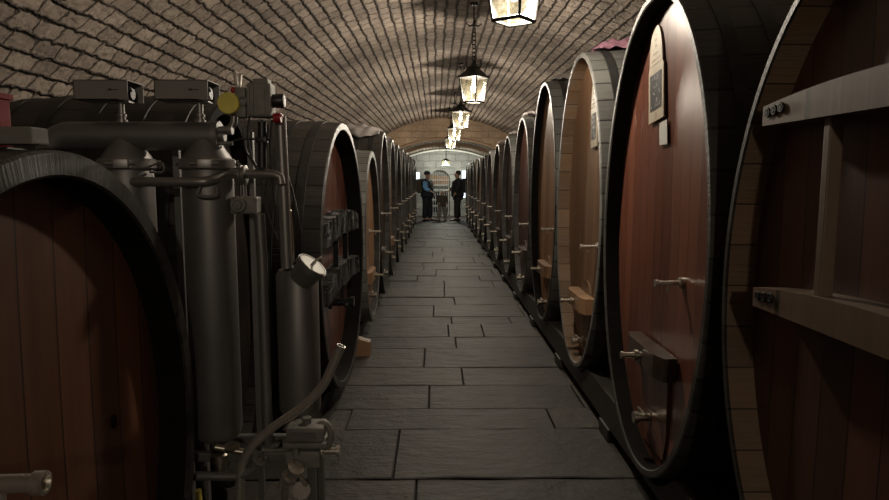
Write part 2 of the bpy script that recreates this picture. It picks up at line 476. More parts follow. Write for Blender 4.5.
def arch_ring(mb, y, Ra, za, Rb, zb, zlow=1.0, ns=60, dy=0.0):
    """wall at y between arch a (inner) and arch b (outer)"""
    vs = []; uvs = []; fs = []
    for i in range(ns + 1):
        x = XC + (-1 + 2 * i / ns) * 3.6
        lo = za + math.sqrt(max(Ra ** 2 - (x - XC) ** 2, 0.01)); hi = zb + math.sqrt(max(Rb ** 2 - (x - XC) ** 2, .01))
        vs += [(x, y, lo), (x, y, max(hi, lo + .02))]
    for i in range(ns):
        q = (2 * i, 2 * i + 2, 2 * i + 3, 2 * i + 1); fs.append(q); uvs.append([(vs[k][0] + 9, vs[k][2]) for k in q])
    mb.add(vs, fs, False, uvs)


# facing wall at the end of the high vault, then lower stepped vaults
mb = MB(); arch_ring(mb, 20.98, 4.1, 2.76 - 4.1, 3.95, ZC + .02); struct(mb, 'wall_facing', M['rough'])
mb = MB(); vault(mb, 20.98, 22.9, 4.1, 2.76 - 4.1, .6, 4); struct(mb, 'ceiling_low_front', M['vault'])
mb = MB(); arch_ring(mb, 22.9, 4.1, 2.66 - 4.1, 4.1, 2.76 - 4.1 + .01); struct(mb, 'wall_rib', M['rough'])
mb = MB(); vault(mb, 22.9, 25.3, 4.1, 2.66 - 4.1, .6, 4); struct(mb, 'ceiling_low_rear', M['vault'])
# roll moulding under the facing arch
for nm, yy, zz, rr, mt in (('trim_1', 20.93, 2.76, .05, 'rough'), ('trim_2', 22.86, 2.66, .04, 'rough'), ('trim_3', 25.22, 2.59, .035, 'trimw')):
    mb = MB()
    pts = [(XC + 4.1 * math.sin(a), yy, zz - 4.1 + 4.1 * math.cos(a)) for a in [(-.75 + 1.5 * i / 40) for i in range(41)]]
    mb.tube(pts, rr, 8); struct(mb, nm, M[mt])

# end wall with an arched opening
mb = MB(); W0, W1, AC, AR, AZ = xl - .2, xr + .2, .15, .40, 1.42
ns = 24
arc = [(AC - AR, 0.0)] + [(AC - AR * math.cos(PI * i / ns), AZ + AR * math.sin(PI * i / ns)) for i in range(ns + 1)] + [(AC + AR, 0.0)]
yw = 25.3


def wq(mb, pts, y): mb.add([(x, y, z) for x, z in pts], [tuple(range(len(pts)))], False, [[(x + 9, z) for x, z in pts]])


WIN = [(-.80, -.63, 1.12, 1.74), (1.0, 1.24, .72, 1.80)]
xs = [W0, WIN[0][0], WIN[0][1], AC - AR]
wq(mb, [(W0, -.05), (WIN[0][0], -.05), (WIN[0][0], 3), (W0, 3)], yw)
wq(mb, [(WIN[0][0], -.05), (WIN[0][1], -.05), (WIN[0][1], WIN[0][2]), (WIN[0][0], WIN[0][2])], yw)
wq(mb, [(WIN[0][0], WIN[0][3]), (WIN[0][1], WIN[0][3]), (WIN[0][1], 3), (WIN[0][0], 3)], yw)
wq(mb, [(WIN[0][1], -.05), (AC - AR, -.05), (AC - AR, 3), (WIN[0][1], 3)], yw)
for (xa, za), (xb, zb) in zip(arc[1:-2], arc[2:-1]): wq(mb, [(xa, za), (xb, zb), (xb, 3), (xa, 3)], yw)
wq(mb, [(AC + AR, -.05), (WIN[1][0], -.05), (WIN[1][0], 3), (AC + AR, 3)], yw)
wq(mb, [(WIN[1][0], -.05), (WIN[1][1], -.05), (WIN[1][1], WIN[1][2]), (WIN[1][0], WIN[1][2])], yw)
wq(mb, [(WIN[1][0], WIN[1][3]), (WIN[1][1], WIN[1][3]), (WIN[1][1], 3), (WIN[1][0], 3)], yw)
wq(mb, [(WIN[1][1], -.05), (W1, -.05), (W1, 3), (WIN[1][1], 3)], yw)
for (xa, za), (xb, zb) in zip(arc[:-1], arc[1:]):   # reveal of the arch
    mb.add([(xa, yw, za), (xb, yw, zb), (xb, yw + .5, zb), (xa, yw + .5, za)], [(0, 1, 2, 3)], False, [[(0, za), (0, zb), (.5, zb), (.5, za)]])
mb.add([(AC - AR, yw + .5, -.05), (AC + AR, yw + .5, -.05), (AC + AR, yw + .5, 2), (AC - AR, yw + .5, 2)], [(0, 1, 2, 3)], False, [[(0, 0), (1, 0), (1, 2), (0, 2)]])
struct(mb, 'wall_end', M['endwall'])
for k, (x0, x1, z0, z1) in enumerate(WIN):
    w = thing('window_%d' % (k + 1), '', '', (x0, yw, z0)); del w['label']; del w['category']; w['kind'] = 'structure'
    m2 = MB(); m2.box((x0, yw + .06, z0), (x1, yw + .07, z1)); m2.build('pane', M['window'], w)
    m2 = MB(); xm = (x0 + x1) / 2
    for a, b in (((x0, yw, z0), (x0 + .015, yw + .08, z1)), ((x1 - .015, yw, z0), (x1, yw + .08, z1)), ((x0, yw, z0), (x1, yw + .08, z0 + .015)), ((x0, yw, z1 - .015), (x1, yw + .08, z1))): m2.box(a, b)
    m2.build('window_frame', M['paleshelf'], w)

# flagstone floor: rows of slabs across the aisle
mb = MB()
rows = [0.6, 1.1, 1.65, 2.22, 2.78, 3.07, 3.70, 4.05, 4.53, 4.97, 5.55, 5.95, 6.5, 6.85, 7.5, 8.0, 8.7]
y = 8.7
while y < 25.3: y += random.choice((.42, .5, .58, .68, .8)); rows.append(min(y, 25.35))
rows = [-7, -6.2, -5.5, -4.8, -4.1, -3.6, -3, -2.3, -1.6, -.9, -.2] + rows
fixed = {2.22: [-.42, .28], 2.78: [-.1], 3.07: [-.22], 3.70: [-.55, .72], 4.05: [-.05, .98], 4.53: [.2], 4.97: [-.1], 5.55: [.18], 5.95: [.12, .46]}
GR = 0.003


def slab(x0, x1, y0, y1, dz, tx, ty):
    nx = max(2, int((x1 - x0) / .12)); ny = max(2, int((y1 - y0) / .12)); vs = []; fs = []
    X0, X1, Y0, Y1 = x0 + GR, x1 - GR, y0 + GR, y1 - GR
    rx = [X0, X0 + .006] + [X0 + (X1 - X0) * i / nx for i in range(1, nx)] + [X1 - .006, X1]
    ry = [Y0, Y0 + .006] + [Y0 + (Y1 - Y0) * i / ny for i in range(1, ny)] + [Y1 - .006, Y1]
    ph = random.random() * 9
    for j, yy in enumerate(ry):
        for i, xx in enumerate(rx):
            e = (i in (0, len(rx) - 1)) or (j in (0, len(ry) - 1))
            z = dz + tx * (xx - x0) + ty * (yy - y0) + .0012 * math.sin(xx * 5 + ph) * math.cos(yy * 6 + ph)
            wob = .006 * math.sin(xx * 11 + ph) if j in (0, 1, len(ry) - 1, len(ry) - 2) else 0
            vs.append((xx, yy + wob * (1 if not e else 1), z - (.006 if e else 0)))
    n = len(rx)
    for j in range(len(ry) - 1):
        for i in range(n - 1): fs.append((j * n + i, j * n + i + 1, (j + 1) * n + i + 1, (j + 1) * n + i))
    c_ = random.random() * 20; mb.add(vs, fs, False, [[(c_, 0)] * 4 for _ in fs])


for y0, y1 in zip(rows[:-1], rows[1:]):
    js = fixed.get(y0)
    if js is None:
        js = []; x = -.66 + random.uniform(.15, .9)
        while x < 1.0: js.append(x); x += random.uniform(.55, 1.1)
    edges = [-3.4, -2.6, -1.9, -1.2] + [j for j in js] + [1.45, 2.2, 3.0, 4.1]
    for x0, x1 in zip(edges[:-1], edges[1:]):
        if y1 - y0 > .05: slab(x0, x1, y0, y1, random.uniform(-.006, .003), random.uniform(-.003, .003), random.uniform(-.004, .004))
mb.m = 1; mb.add([(xl, -7, -.03), (xr, -7, -.03), (xr, 25.4, -.03), (xl, 25.4, -.03)], [(0, 1, 2, 3)])
struct(mb, 'floor', [M['floor'], M['joint']])

# ------------------------------------------------------------------ casks
NST = 44


def squ(a, p=2.25):
    c, s_ = math.cos(a), math.sin(a)
    return math.copysign(abs(c) ** (2 / p), c), math.copysign(abs(s_) ** (2 / p), s_)


def make_cask(label, cfg):
    """local frame: chime plane at x=0, body towards +x, y along the aisle, z=0 at the floor"""
    a, b, zc, Ln = cfg['a'], cfg['b'], cfg['zc'], cfg.get('L', 1.5)
    bul = cfg.get('bul', .045); P = cfg.get('p', 2.0); N = 96
    root = thing('wine_cask', label, 'wine cask', (0, 0, 0), cfg['group'], world=False)
    cw, rec = cfg.get('cw', .045), cfg.get('rec', .11)

    def pt(x, ang, inset=0.0):
        s_ = 1 + bul * math.sin(PI * max(0, min(1, x / Ln)))
        cx, cz = squ(ang, P)
        return (x, (a * s_ - inset) * cx, zc + (b * s_ - inset) * cz)
    # outer shell + rear face
    m = MB(); xs_ = [0.006, .05, .1, .18, .3, .45, .6, .75, .9, 1.05, 1.2, 1.35, Ln] if Ln > 1.36 else [0.006] + [Ln * i / 10 for i in range(1, 11)]
    vs = [pt(x, 2 * PI * k / N) for x in xs_ for k in range(N)]; fs = []; uvs = []
    for i in range(len(xs_) - 1):
        for k in range(N):
            k2 = (k + 1) % N
            fs.append((i * N + k, i * N + k2, (i + 1) * N + k2, (i + 1) * N + k))
            uvs.append([(xs_[i], k * NST / N), (xs_[i], (k + 1) * NST / N), (xs_[i + 1], (k + 1) * NST / N), (xs_[i + 1], k * NST / N)])
    m.add(vs, fs, True, uvs)
    m.add([pt(Ln, 2 * PI * k / N) for k in range(N)], [tuple(range(N))], False, [[(0, .5)] * N])
    # chime: bevel, face, inner wall
    m.m = 1
    rr = [(0.006, 0.0), (0.0, .006), (0.0, cw), (.006, cw + .006)]
    vs = [pt(x, 2 * PI * k / N, ins) for x, ins in rr for k in range(N)]; fs = []; uvs = []
    for i in range(3):
        for k in range(N):
            k2 = (k + 1) % N; fs.append((i * N + k, (i + 1) * N + k, (i + 1) * N + k2, i * N + k2))
            uvs.append([(rr[i][1], k * NST / N), (rr[i + 1][1], k * NST / N), (rr[i + 1][1], (k + 1) * NST / N), (rr[i][1], (k + 1) * NST / N)])
    m.add(vs, fs, False, uvs)
    m.m = 2
    vs = [pt(x, 2 * PI * k / N, ins) for x, ins in ((.006, cw + .006), (rec + .02, cw + .014)) for k in range(N)]
    m.add(vs, [(k, N + k, N + (k + 1) % N, (k + 1) % N) for k in range(N)], True, [[(0, k * NST / N), (.1, k * NST / N), (.1, (k + 1) * NST / N), (0, (k + 1) * NST / N)] for k in range(N)])
    m.build('stave_shell', [M[cfg['stave']], M[cfg['chime']], M[cfg.get('inner', 's_dark')]], root)
    # head: slightly dished disc with thickness
    m = MB(); rings = 6; hv = []; hf = []
    for i in range(rings + 1):
        f = i / rings
        for k in range(N):
            p = pt(rec, 2 * PI * k / N, cw + .010); hv.append((rec + .012 * (1 - f * f), p[1] * f, zc + (p[2] - zc) * f))
    for i in range(rings):
        for k in range(N):
            k2 = (k + 1) % N; hf.append((i * N + k, i * N + k2, (i + 1) * N + k2, (i + 1) * N + k) if i else (k, N + k2, N + k))
    m.add(hv, hf, True)
    hd = m.build('cask_head', M[cfg['head']], root)
    # hoops
    for hx in cfg.get('hoops', (.10, .26, .50, .85)):
        m = MB(); hw = .055; q = [(hx, -.001), (hx + .002, -.005), (hx + hw - .002, -.005), (hx + hw, -.001)]
        vs = [pt(x, 2 * PI * k / N, ins) for x, ins in q for k in range(N)]
        m.add(vs, [(i * N + k, i * N + (k + 1) % N, (i + 1) * N + (k + 1) % N, (i + 1) * N + k) for i in range(3) for k in range(N)], True)
        m.build('hoop', M['hoop'], root)
    bot = zc - b + cw
    if cfg.get('fit', 'door') == 'door':
        # arched manway door, bar, bolt, sampling pipe, drain tap
        dz0 = bot + .07; dh = .50; dw = .17; hx = rec + .006
        poly = [(-dw * .82, dz0)] + [(-dw, dz0 + .1)] + [(-dw * math.cos(PI * i / 12), dz0 + dh - dw + dw * math.sin(PI * i / 12)) for i in range(13)] + [(dw, dz0 + .1), (dw * .82, dz0)]
        m = MB(); m.prism(poly, (hx, 0, 0), (0, 1, 0), (0, 0, 1), (-1, 0, 0), .014, .0); dr = m.build('manway_door', M[cfg['head']], root)
        zb = cfg.get('zbar', .68)
        m = MB(); hl = .25
        top = [(-hl, .022), (-hl * .7, .0), (hl * .7, .0), (hl, .022), (hl, rec), (-hl, rec)]
        m.prism([(q[0], q[1]) for q in top], (0, 0, zb), (0, 1, 0), (1, 0, 0), (0, 0, 1), .052, .052)
        m.build('door_crossbar', M[cfg.get('bar', 'bar_dark')], root)
        m = MB(); m.lathe((rec, 0, zb), (-1, 0, 0), [(0, .016), (rec + .01, .016), (rec + .012, .026), (rec + .03, .026), (rec + .032, .014), (rec + .075, .014), (rec + .077, .018), (rec + .09, .018)], 16)
        m.build('bolt', M['brass'], root)
        m = MB(); ys = cfg.get('ypipe', -.25) ; zp = cfg.get('zpipe', 1.06)
        m.lathe((rec + .01, ys, zp), (-1, 0, 0), [(0, .024), (.018, .024), (.02, .011), (.105, .011), (.107, .016), (.12, .016)], 16)
        m.tube([(rec - .055, ys, zp), (rec - .055, ys, zp - .035)], .006, 8)
        m.build('sampling_tap', M['chrome'], root)
        m = MB(); zt = max(bot + .12, .36)
        m.lathe((rec, .05, zt), (-1, 0, 0), [(0, .036), (.012, .036), (.014, .02), (.06, .02), (.062, .028), (.085, .028)], 18)
        tp = m.build('drain_tap', M['brass'], root)
        m = MB(); m.box((rec - .05, -.005, zt + .02), (rec - .038, .012 + .095, zt + .034), .003); m.build('tap_lever', M['brass'], tp)
    return root


def ladder(root, cfg, mat, zs, half, posts, thick=.065, xf=.0, depth=.10, arch=.03, curve=0.0):
    """two horizontal reinforcing bars with upright posts between them, fixed across the head"""
    rec = cfg.get('rec', .11); jit = .009 if mat == 'mould' else 0; rj = random.Random(4)
    for zz in zs:
        m = MB(); n = 60 if jit else 14; vs = []; fs = []
        for i in range(n + 1):
            y_ = -half + 2 * half * i / n; f = 1 - (y_ / half) ** 2; zt = zz + arch * f + curve * f; zb_ = zz - thick + curve * f * (1 if curve else 0)
            for x_ in (xf, xf + depth): vs += [(x_ + rj.uniform(-jit, jit), y_, zb_ + rj.uniform(-jit, jit)), (x_ + rj.uniform(-jit, jit), y_, zt + rj.uniform(-jit, jit))]
        for i in range(n):
            o = 4 * i
            fs += [(o, o + 4, o + 5, o + 1), (o + 2, o + 3, o + 7, o + 6), (o + 1, o + 5, o + 7, o + 3), (o, o + 2, o + 6, o + 4)]
        fs += [(0, 1, 3, 2), (4 * n, 4 * n + 2, 4 * n + 3, 4 * n + 1)]
        m.add(vs, fs); bo = m.build('head_crossbar', M[mat], root)
        for sg in (-1, 1):
            for k in range(3):
                y_ = sg * (half - .035 - .035 * k); m = MB()
                zz2 = zz + (arch + curve) * (1 - (y_ / half) ** 2) - thick * .45
                m.ring((xf - .004, y_, zz2), (1, 0, 0), .011, .004, 14, 6); m.cyl((xf + .01, y_, zz2), (xf - .008, y_, zz2), .006, None, 6); m.build('bolt_nut', M['hoop'], bo)
    for py in posts:
        m = MB(); m.box((xf + .015, py - .013, min(zs)), (xf + .05, py + .013, max(zs) - thick + .01 + curve * .7), .003); m.build('post', M[mat], root)


def plaque(root, cfg, yc, z0, w, h, tilt=0.0, full=True):
    rec = cfg.get('rec', .11); x = rec + .0
    def sh(pts): return [(yc + p[0] * math.cos(tilt) - p[1] * math.sin(tilt), z0 + p[0] * math.sin(tilt) + p[1] * math.cos(tilt)) for p in pts]
    hw = w / 2
    out = [(-hw, 0), (hw, 0), (hw, h * .56), (hw * .86, h * .59)]
    out += [(hw * .86 * math.cos(t * PI / 2) ** .8, h * (.59 + .41 * math.sin(t * PI / 2))) for t in (0.12, .3, .5, .7, .85)] + [(0, h)]
    out += [(-hw * .86 * math.cos(t * PI / 2) ** .8, h * (.59 + .41 * math.sin(t * PI / 2))) for t in (.85, .7, .5, .3, .12)] + [(-hw * .86, h * .59), (-hw, h * .56)]
    m = MB(); m.prism(sh(out), (x, 0, 0), (0, 1, 0), (0, 0, 1), (-1, 0, 0), .008)
    rnd = random.Random(3); m.m = 1
    for zz, hw2 in ((.9, .01), (.84, .018), (.78, .015), (.7, .035), (.635, .06), (.585, .065)):   # faded lettering in the point
        xx = -hw2
        while xx < hw2:
            q = sh([(xx, h * zz), (xx + .003, h * zz + rnd.uniform(.004, .011))]); m.tube([Vector((x - .0078, p[0], p[1])) for p in q], .0009, 5); xx += rnd.uniform(.005, .008)
    c = sh([(0, h * .06)])[0]; m.ring((x - .0078, c[0], c[1]), (1, 0, 0), .010, .001, 12, 5)
    for sx in (-1, 1):
        c = sh([(sx * hw * .86, h * .05)])[0]; m.cyl((x - .007, c[0], c[1]), (x - .009, c[0], c[1]), .003, None, 8)
    pq = m.build('name_plaque', [M['plaque'], M['ink']], root)
    m = MB(); r = [(-hw * .74, h * .12), (hw * .74, h * .12), (hw * .74, h * .5), (-hw * .74, h * .5)]
    m.prism(sh(r), (x - .008, 0, 0), (0, 1, 0), (0, 0, 1), (-1, 0, 0), .002)
    rnd = random.Random(5); m.m = 1
    for row, zz in enumerate((.45, .37, .29, .21, .16)):    # chalk handwriting
        xx = -hw * .6
        while xx < hw * .55:
            n = rnd.randint(2, 4); pts = [(xx + .005 * k, h * zz + rnd.uniform(-.012, .012)) for k in range(n)]
            if rnd.random() < .55: m.tube([Vector((x - .0095, p[0], p[1])) for p in sh(pts)], .0016, 5)
            xx += .005 * n + rnd.uniform(.003, .012)
    m.build('chalkboard', [M['slate'], M['chalk']], pq)
    return pq


def place(root, X, Y, side):
    root.location = (X, Y, 0)
    if side < 0: root.rotation_euler = (0, 0, PI)


XR = .95
GR_ = 'casks in the right-hand row'; GL_ = 'casks in the left-hand row'
# --- right row
CK = []     # (side, Y, a, b, zc) of every cask, for the saddles of the rails
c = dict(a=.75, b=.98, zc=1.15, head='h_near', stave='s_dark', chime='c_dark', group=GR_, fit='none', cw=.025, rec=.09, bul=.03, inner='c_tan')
k = make_cask('huge cask at right foreground edge, dark head carrying a framed crossbar', c); place(k, XR, 1.34, 1); CK.append((1, 1.34, c))
ladder(k, c, 'bar_oak', (1.705, 1.175), .54, (.25, -.25), .055, .0, .10, .035)
c = dict(a=.71, b=1.09, zc=1.22, rec=.08, head='h_red', stave='s_dark', chime='c_mid', group=GR_, bar='bar_dark', zbar=.68, bul=.03, cw=.03, inner='shade_and_knot')
k = make_cask('right row cask with glossy red head, pointed plaque and white card', c); place(k, XR, 2.90, 1); CK.append((1, 2.90, c))
plaque(k, c, .11, 1.765, .20, .44, D2(-6))
m = MB(); m.prism([(-.035, 1.65), (.065, 1.65), (.075, 1.75), (-.02, 1.76)], (.08, 0, 0), (0, 1, 0), (0, 0, 1), (-1, 0, 0), .003); m.build('paper_card', M['paper'], k)
c = dict(a=.67, b=1.06, zc=1.26, head='h_tan', stave='s_grey', chime='c_grey', group=GR_, bar='bar_tan', zbar=.66, cw=.03, inner='c_tan', bul=.03, rec=.09)
R3 = c; k = make_cask('right row cask with tan head, cream plaque and mauve cloth on top', c); place(k, XR, 4.35, 1); CK.append((1, 4.35, c))
plaque(k, c, -.12, 1.70, .15, .44, D2(-4))
c = dict(a=.67, b=1.07, zc=1.27, head='h_tan2', stave='s_grey', chime='c_dark', group=GR_, bar='bar_tan', zbar=.68, cw=.03, inner='shade_and_knot', bul=.03, rec=.07)
R4 = c; k = make_cask('right row cask with bright orange-tan head, fourth from the camera', c); place(k, XR, 5.76, 1); CK.append((1, 5.76, c))
y = 7.2; i = 5
tops = {5: 2.17, 6: 2.06, 7: 2.02, 8: 1.98}
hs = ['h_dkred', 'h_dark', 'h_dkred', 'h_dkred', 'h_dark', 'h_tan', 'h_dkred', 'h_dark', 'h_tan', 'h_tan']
ss = ['s_grey', 's_grey', 's_mid', 's_grey', 's_dark', 's_grey', 's_mid', 's_grey', 's_grey', 's_grey']
cs = ['c_dark', 'c_mid', 'c_dark', 'c_mid', 'c_dark', 'c_grey', 'c_mid', 'c_dark', 'c_grey', 'c_grey']
protos = {}


def copy_tree(o, parent=None):
    n_ = o.copy(); C.objects.link(n_)
    if parent is not None: n_.parent = parent
    for ch in list(o.children): copy_tree(ch, n_)
    return n_


DESC = {'h_dkred': 'dark red head', 'h_dark': 'dark brown head', 'h_tan': 'tan oak head', 'h_tan2': 'orange-tan head'}
RY = [1.34, 2.91, 4.35, 5.76]
while y < 20.6:
    t = tops.get(i, 1.95); j = i - 5; key = (hs[j], ss[j], cs[j], t)
    lab = 'right row cask with %s, %s from the camera' % (DESC[hs[j]], ORD[i - 1])
    if key not in protos:
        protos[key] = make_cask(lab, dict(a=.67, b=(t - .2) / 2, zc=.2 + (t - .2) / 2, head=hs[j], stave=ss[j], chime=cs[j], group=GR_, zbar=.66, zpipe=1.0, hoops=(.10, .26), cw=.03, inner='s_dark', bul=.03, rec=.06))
        k = protos[key]
    else: k = copy_tree(protos[key]); k['label'] = lab
    place(k, XR, y, 1); CK.append((1, y, dict(a=.67, b=(t - .2) / 2, zc=.2 + (t - .2) / 2))); RY.append(y); y += 1.43; i += 1

# --- left row
c = dict(a=.66, b=.757, zc=.80, head='h_front', stave='s_dark', chime='c_dark', group=GL_, fit='none', cw=.05, rec=.09, bul=.008, L=1.2, inner='shade_and_knot')
k = make_cask('round cask at left foreground with brown-red head and chrome spigot', c); place(k, -.78, 1.35, -1); CK.append((-1, 1.35, c))
m = MB()   # knot in the head board and the spigot
m.ball((.092, -.33, .845), .006, .013, .02, 12, 8); m.build('wood_knot', M['shade_and_knot'], k)
m = MB(); m.lathe((.09, .25, .955), (-1, .0, .02), [(0, .035), (.015, .035), (.017, .017), (.15, .017), (.152, .022), (.17, .022), (.172, .015), (.16, .012)], 20)
m.tube([(-.0, .25, .955), (-.0, .25, .91)], .008, 10); m.build('spigot', M['chrome'], k)
c = dict(a=.51, b=.85, zc=.97, head='h_black', stave='s_dark', chime='shade_and_knot', group=GL_, fit='none', bul=.035, L=.93, rec=.06, hoops=(.08, .24, .42, .60, .78))
k = make_cask('dark hooped cask set back behind the steel filter unit', c); place(k, -.90, 2.82, -1)
c = dict(a=1.01, b=.90, zc=.97, head='h_red', stave='s_dark', chime='c_dark', group=GL_, fit='none', bul=.02, cw=.045, rec=.12, inner='shade_and_knot')
k = make_cask('broad left row cask with red head and mould-black carved crossbars', c); place(k, -.62, 4.43, -1); CK.append((-1, 4.43, c))
ladder(k, c, 'mould', (1.22, .87), .74, (.22, -.22), .12, .01, .09, .03, .02)
m = MB(); m.lathe((.11, .12, .66), (-1, 0, 0), [(0, .05), (.02, .05), (.022, .028), (.14, .028), (.142, .036), (.17, .036)], 16)
m.tube([(.02, .12, .66), (.02, .12, .76)], .012, 8); m.ball((.02, .12, .77), .022); m.tube([(-.02, .02, .66), (-.02, .24, .655)], .011, 8)
m.build('drain_tap', M['mould'], k)
c = dict(a=.73, b=.83, zc=.93, bul=.02, rec=.06, head='h_tan2', stave='s_pale', chime='c_grey', group=GL_, bar='bar_tan', zbar=.55, zpipe=.96, cw=.06, hoops=(.14,))
k = make_cask('lower left row cask with pale grey chime and orange head', c); place(k, -.61, 6.25, -1); CK.append((-1, 6.25, c))
LY = [.985, 4.42, 6.27]
y = 7.74; i = 5
hl = ['h_dark', 'h_tan', 'h_dkred', 'h_dark', 'h_dkred', 'h_tan', 'h_dark', 'h_dkred', 'h_dark']
sl = ['s_dark', 's_grey', 's_dark', 's_mid', 's_grey', 's_dark', 's_dark', 's_mid', 's_dark']
cl = ['c_dark', 'c_grey', 'c_dark', 'c_grey', 'c_dark', 'c_dark', 'c_grey', 'c_dark', 'c_dark']
while y < 20.4:
    j = i - 5; t = 2.04; key = ('L', hl[j], sl[j], cl[j])
    lab = 'left row cask with %s, %s from the camera' % (DESC[hl[j]], ORD[i - 1])
    if key not in protos:
        protos[key] = make_cask(lab, dict(a=.68, b=(t - .1) / 2, zc=.1 + (t - .1) / 2, head=hl[j], stave=sl[j], chime=cl[j], group=GL_, zbar=.6, bar='bar_tan' if hl[j] == 'h_tan' else 'bar_dark', hoops=(.10, .26), bul=.03, inner='s_dark', rec=.06, cw=.03))
        k = protos[key]
    else: k = copy_tree(protos[key]); k['label'] = lab
    place(k, -.61, y, -1); CK.append((-1, y, dict(a=.68, b=(t - .1) / 2, zc=.1 + (t - .1) / 2))); LY.append(y); y += 1.46; i += 1

# --- rails and blocks
def rail(x0, x1, z0, z1, ya, yb, side, lab):
    """square timber with saddles cut where the casks lie"""
    n = int((yb - ya) / .05); m = MB(); vs = []; fs = []
    for i in range(n + 1):
        y_ = ya + (yb - ya) * i / n; zt = z1
        for sd, Yc, c_ in CK:
            if sd != side: continue
            aa, bb = c_['a'] * 1.035, c_['b'] * 1.035; d = (y_ - Yc) / aa
            if abs(d) < 1: zt = min(zt, c_['zc'] - bb * math.sqrt(1 - d * d) + .004)
        zt = max(zt, z0 + .012)
        vs += [(x0, y_, z0), (x1, y_, z0), (x1, y_, zt), (x0, y_, zt)]
    for i in range(n):
        o = 4 * i; fs += [(o + k, o + (k + 1) % 4, o + 4 + (k + 1) % 4, o + 4 + k) for k in range(4)]
    fs += [(3, 2, 1, 0), (4 * n, 4 * n + 1, 4 * n + 2, 4 * n + 3)]
    m.add(vs, fs); tag(m.build('timber_rail', M['timber'], None), lab, 'timber rail', 'cask rails')


rail(.985, 1.11, .08, .262, .5, 20.8, 1, 'long dark timber rail under the fronts of the right row casks')
rail(1.95, 2.08, .08, .262, .5, 20.8, 1, 'dark timber rail under the backs of the right row casks')
rail(-.86, -.72, 0, .10, 3.45, 20.4, -1, 'low timber rail under the fronts of the left row casks')
rail(-1.7, -1.56, 0, .10, 3.45, 20.4, -1, 'low timber rail under the backs of the left row casks')
by = 2.15; i = 0
while by < 20.6:
    for x0, x1, zt, w in ((.97, 1.13, .08, 'front'), (1.94, 2.09, .08, 'rear')):
        m = MB(); m.box((x0, by - .1, 0), (x1, by + .1, zt), .01); o = m.build('support_block', M['timber'], None)
        tag(o, '%s support block under the right row %s rail, counted from the camera' % (ORD[i], w), 'block', 'blocks under the right rails')
    by += 1.43; i += 1
m = MB(); m.box((-.93, 1.3, 0), (-.83, 1.4, .018), .003); tag(m.build('support_block', M['timber'], None), 'low chock under the front cask on the left', 'block')
m = MB(); m.box((-1.85, 1.3, 0), (-1.72, 1.4, .018), .003); tag(m.build('support_block', M['timber'], None), 'low chock under the back of the left foreground cask', 'block')
m = MB(); m.box((-1.65, 2.7, 0), (-1.15, 2.95, .08), .006); tag(m.build('support_block', M['timber'], None), 'timber chock under the set-back cask behind the filter unit', 'block')
m = MB(); m.prism([(0, 0), (.13, 0), (.13, .12), (0, .16)], (-.69, 5.34, 0), (1, 0, 0), (0, 0, 1), (0, -1, 0), .05, .05)
tag(m.build('wooden_wedge', M['bar_tan'], None), 'small orange-brown wooden wedge on the floor between left row casks', 'wedge')


# cloths lying on casks, and patches imitating lamp highlights
def cloth(X, Y, side, cfg, lx, ry, rx, h, mat, lab, seed):
    """crumpled cloth or highlight patch over the top of a cask; lx = distance behind the chime"""
    n = 26; vs = []; fs = []; a_, b_ = cfg['a'], cfg['b']
    for j in range(n + 1):
        for i in range(n + 1):
            u, v = -1 + 2 * i / n, -1 + 2 * j / n; r = min(1, math.hypot(u, v))
            xl_ = lx + u * rx; sc_ = 1 + .032 * math.sin(PI * max(0, min(1, xl_ / 1.5)))
            yy = v * ry * (1 + .12 * math.sin(5 * u + seed)); d = yy / (a_ * sc_ + .02)
            zs = cfg['zc'] + (b_ * sc_ + .016) * math.sqrt(max(0, 1 - d * d))
            zz = h * (1 - r ** 2.5) * (.6 + .4 * math.sin(u * 7 + seed) * math.cos(v * 6 + seed * 2)) + .008 * (1 + math.sin(13 * u + 5 * v))
            vs.append((X + side * xl_, Y + yy, zs + max(0, zz)))
    for j in range(n):
        for i in range(n): fs.append((j * (n + 1) + i, j * (n + 1) + i + 1, (j + 1) * (n + 1) + i + 1, (j + 1) * (n + 1) + i))
    m = MB(); m.add(vs, fs, True); o = m.build('cloth_or_glint', M[mat], None, (X + side * lx, Y, cfg['zc'] + b_)); tag(o, lab, 'cloth')
    sd = o.modifiers.new('s', 'SOLIDIFY'); sd.thickness = .006; sd.offset = 1
    return o


CF = {(sd, round(Yc, 2)): c_ for sd, Yc, c_ in CK}
cloth(XR, 4.35, 1, R3, .30, .17, .2, .06, 'cloth_p', 'mauve crumpled cloth lying on the tan-headed right cask', 1)
cloth(XR, 5.76, 1, R4, .22, .15, .15, .04, 'cloth_glint', 'pale pinkish cloth on top of the fourth right cask', 2)
cloth(-.61, 7.74, -1, CF[(-1, 7.74)], .34, .30, .30, .06, 'cloth_glint', 'pale crumpled sheet on top of the fifth left cask', 3)
cloth(-.61, 9.20, -1, CF[(-1, 9.2)], .26, .30, .22, .05, 'cloth_glint', 'pale crumpled sheet on top of the sixth left cask', 4)
for n_, yy in enumerate((7.2, 8.63, 10.06)):  # pale patches modelled on the chimes in place of lamp highlights
    cloth(XR, yy, 1, CF[(1, yy)], .10, .09, .08, .03, 'cloth_glint', 'pale patch imitating lamp glint on chime of the %s right cask' % ORD[4 + n_], 5 + n_)

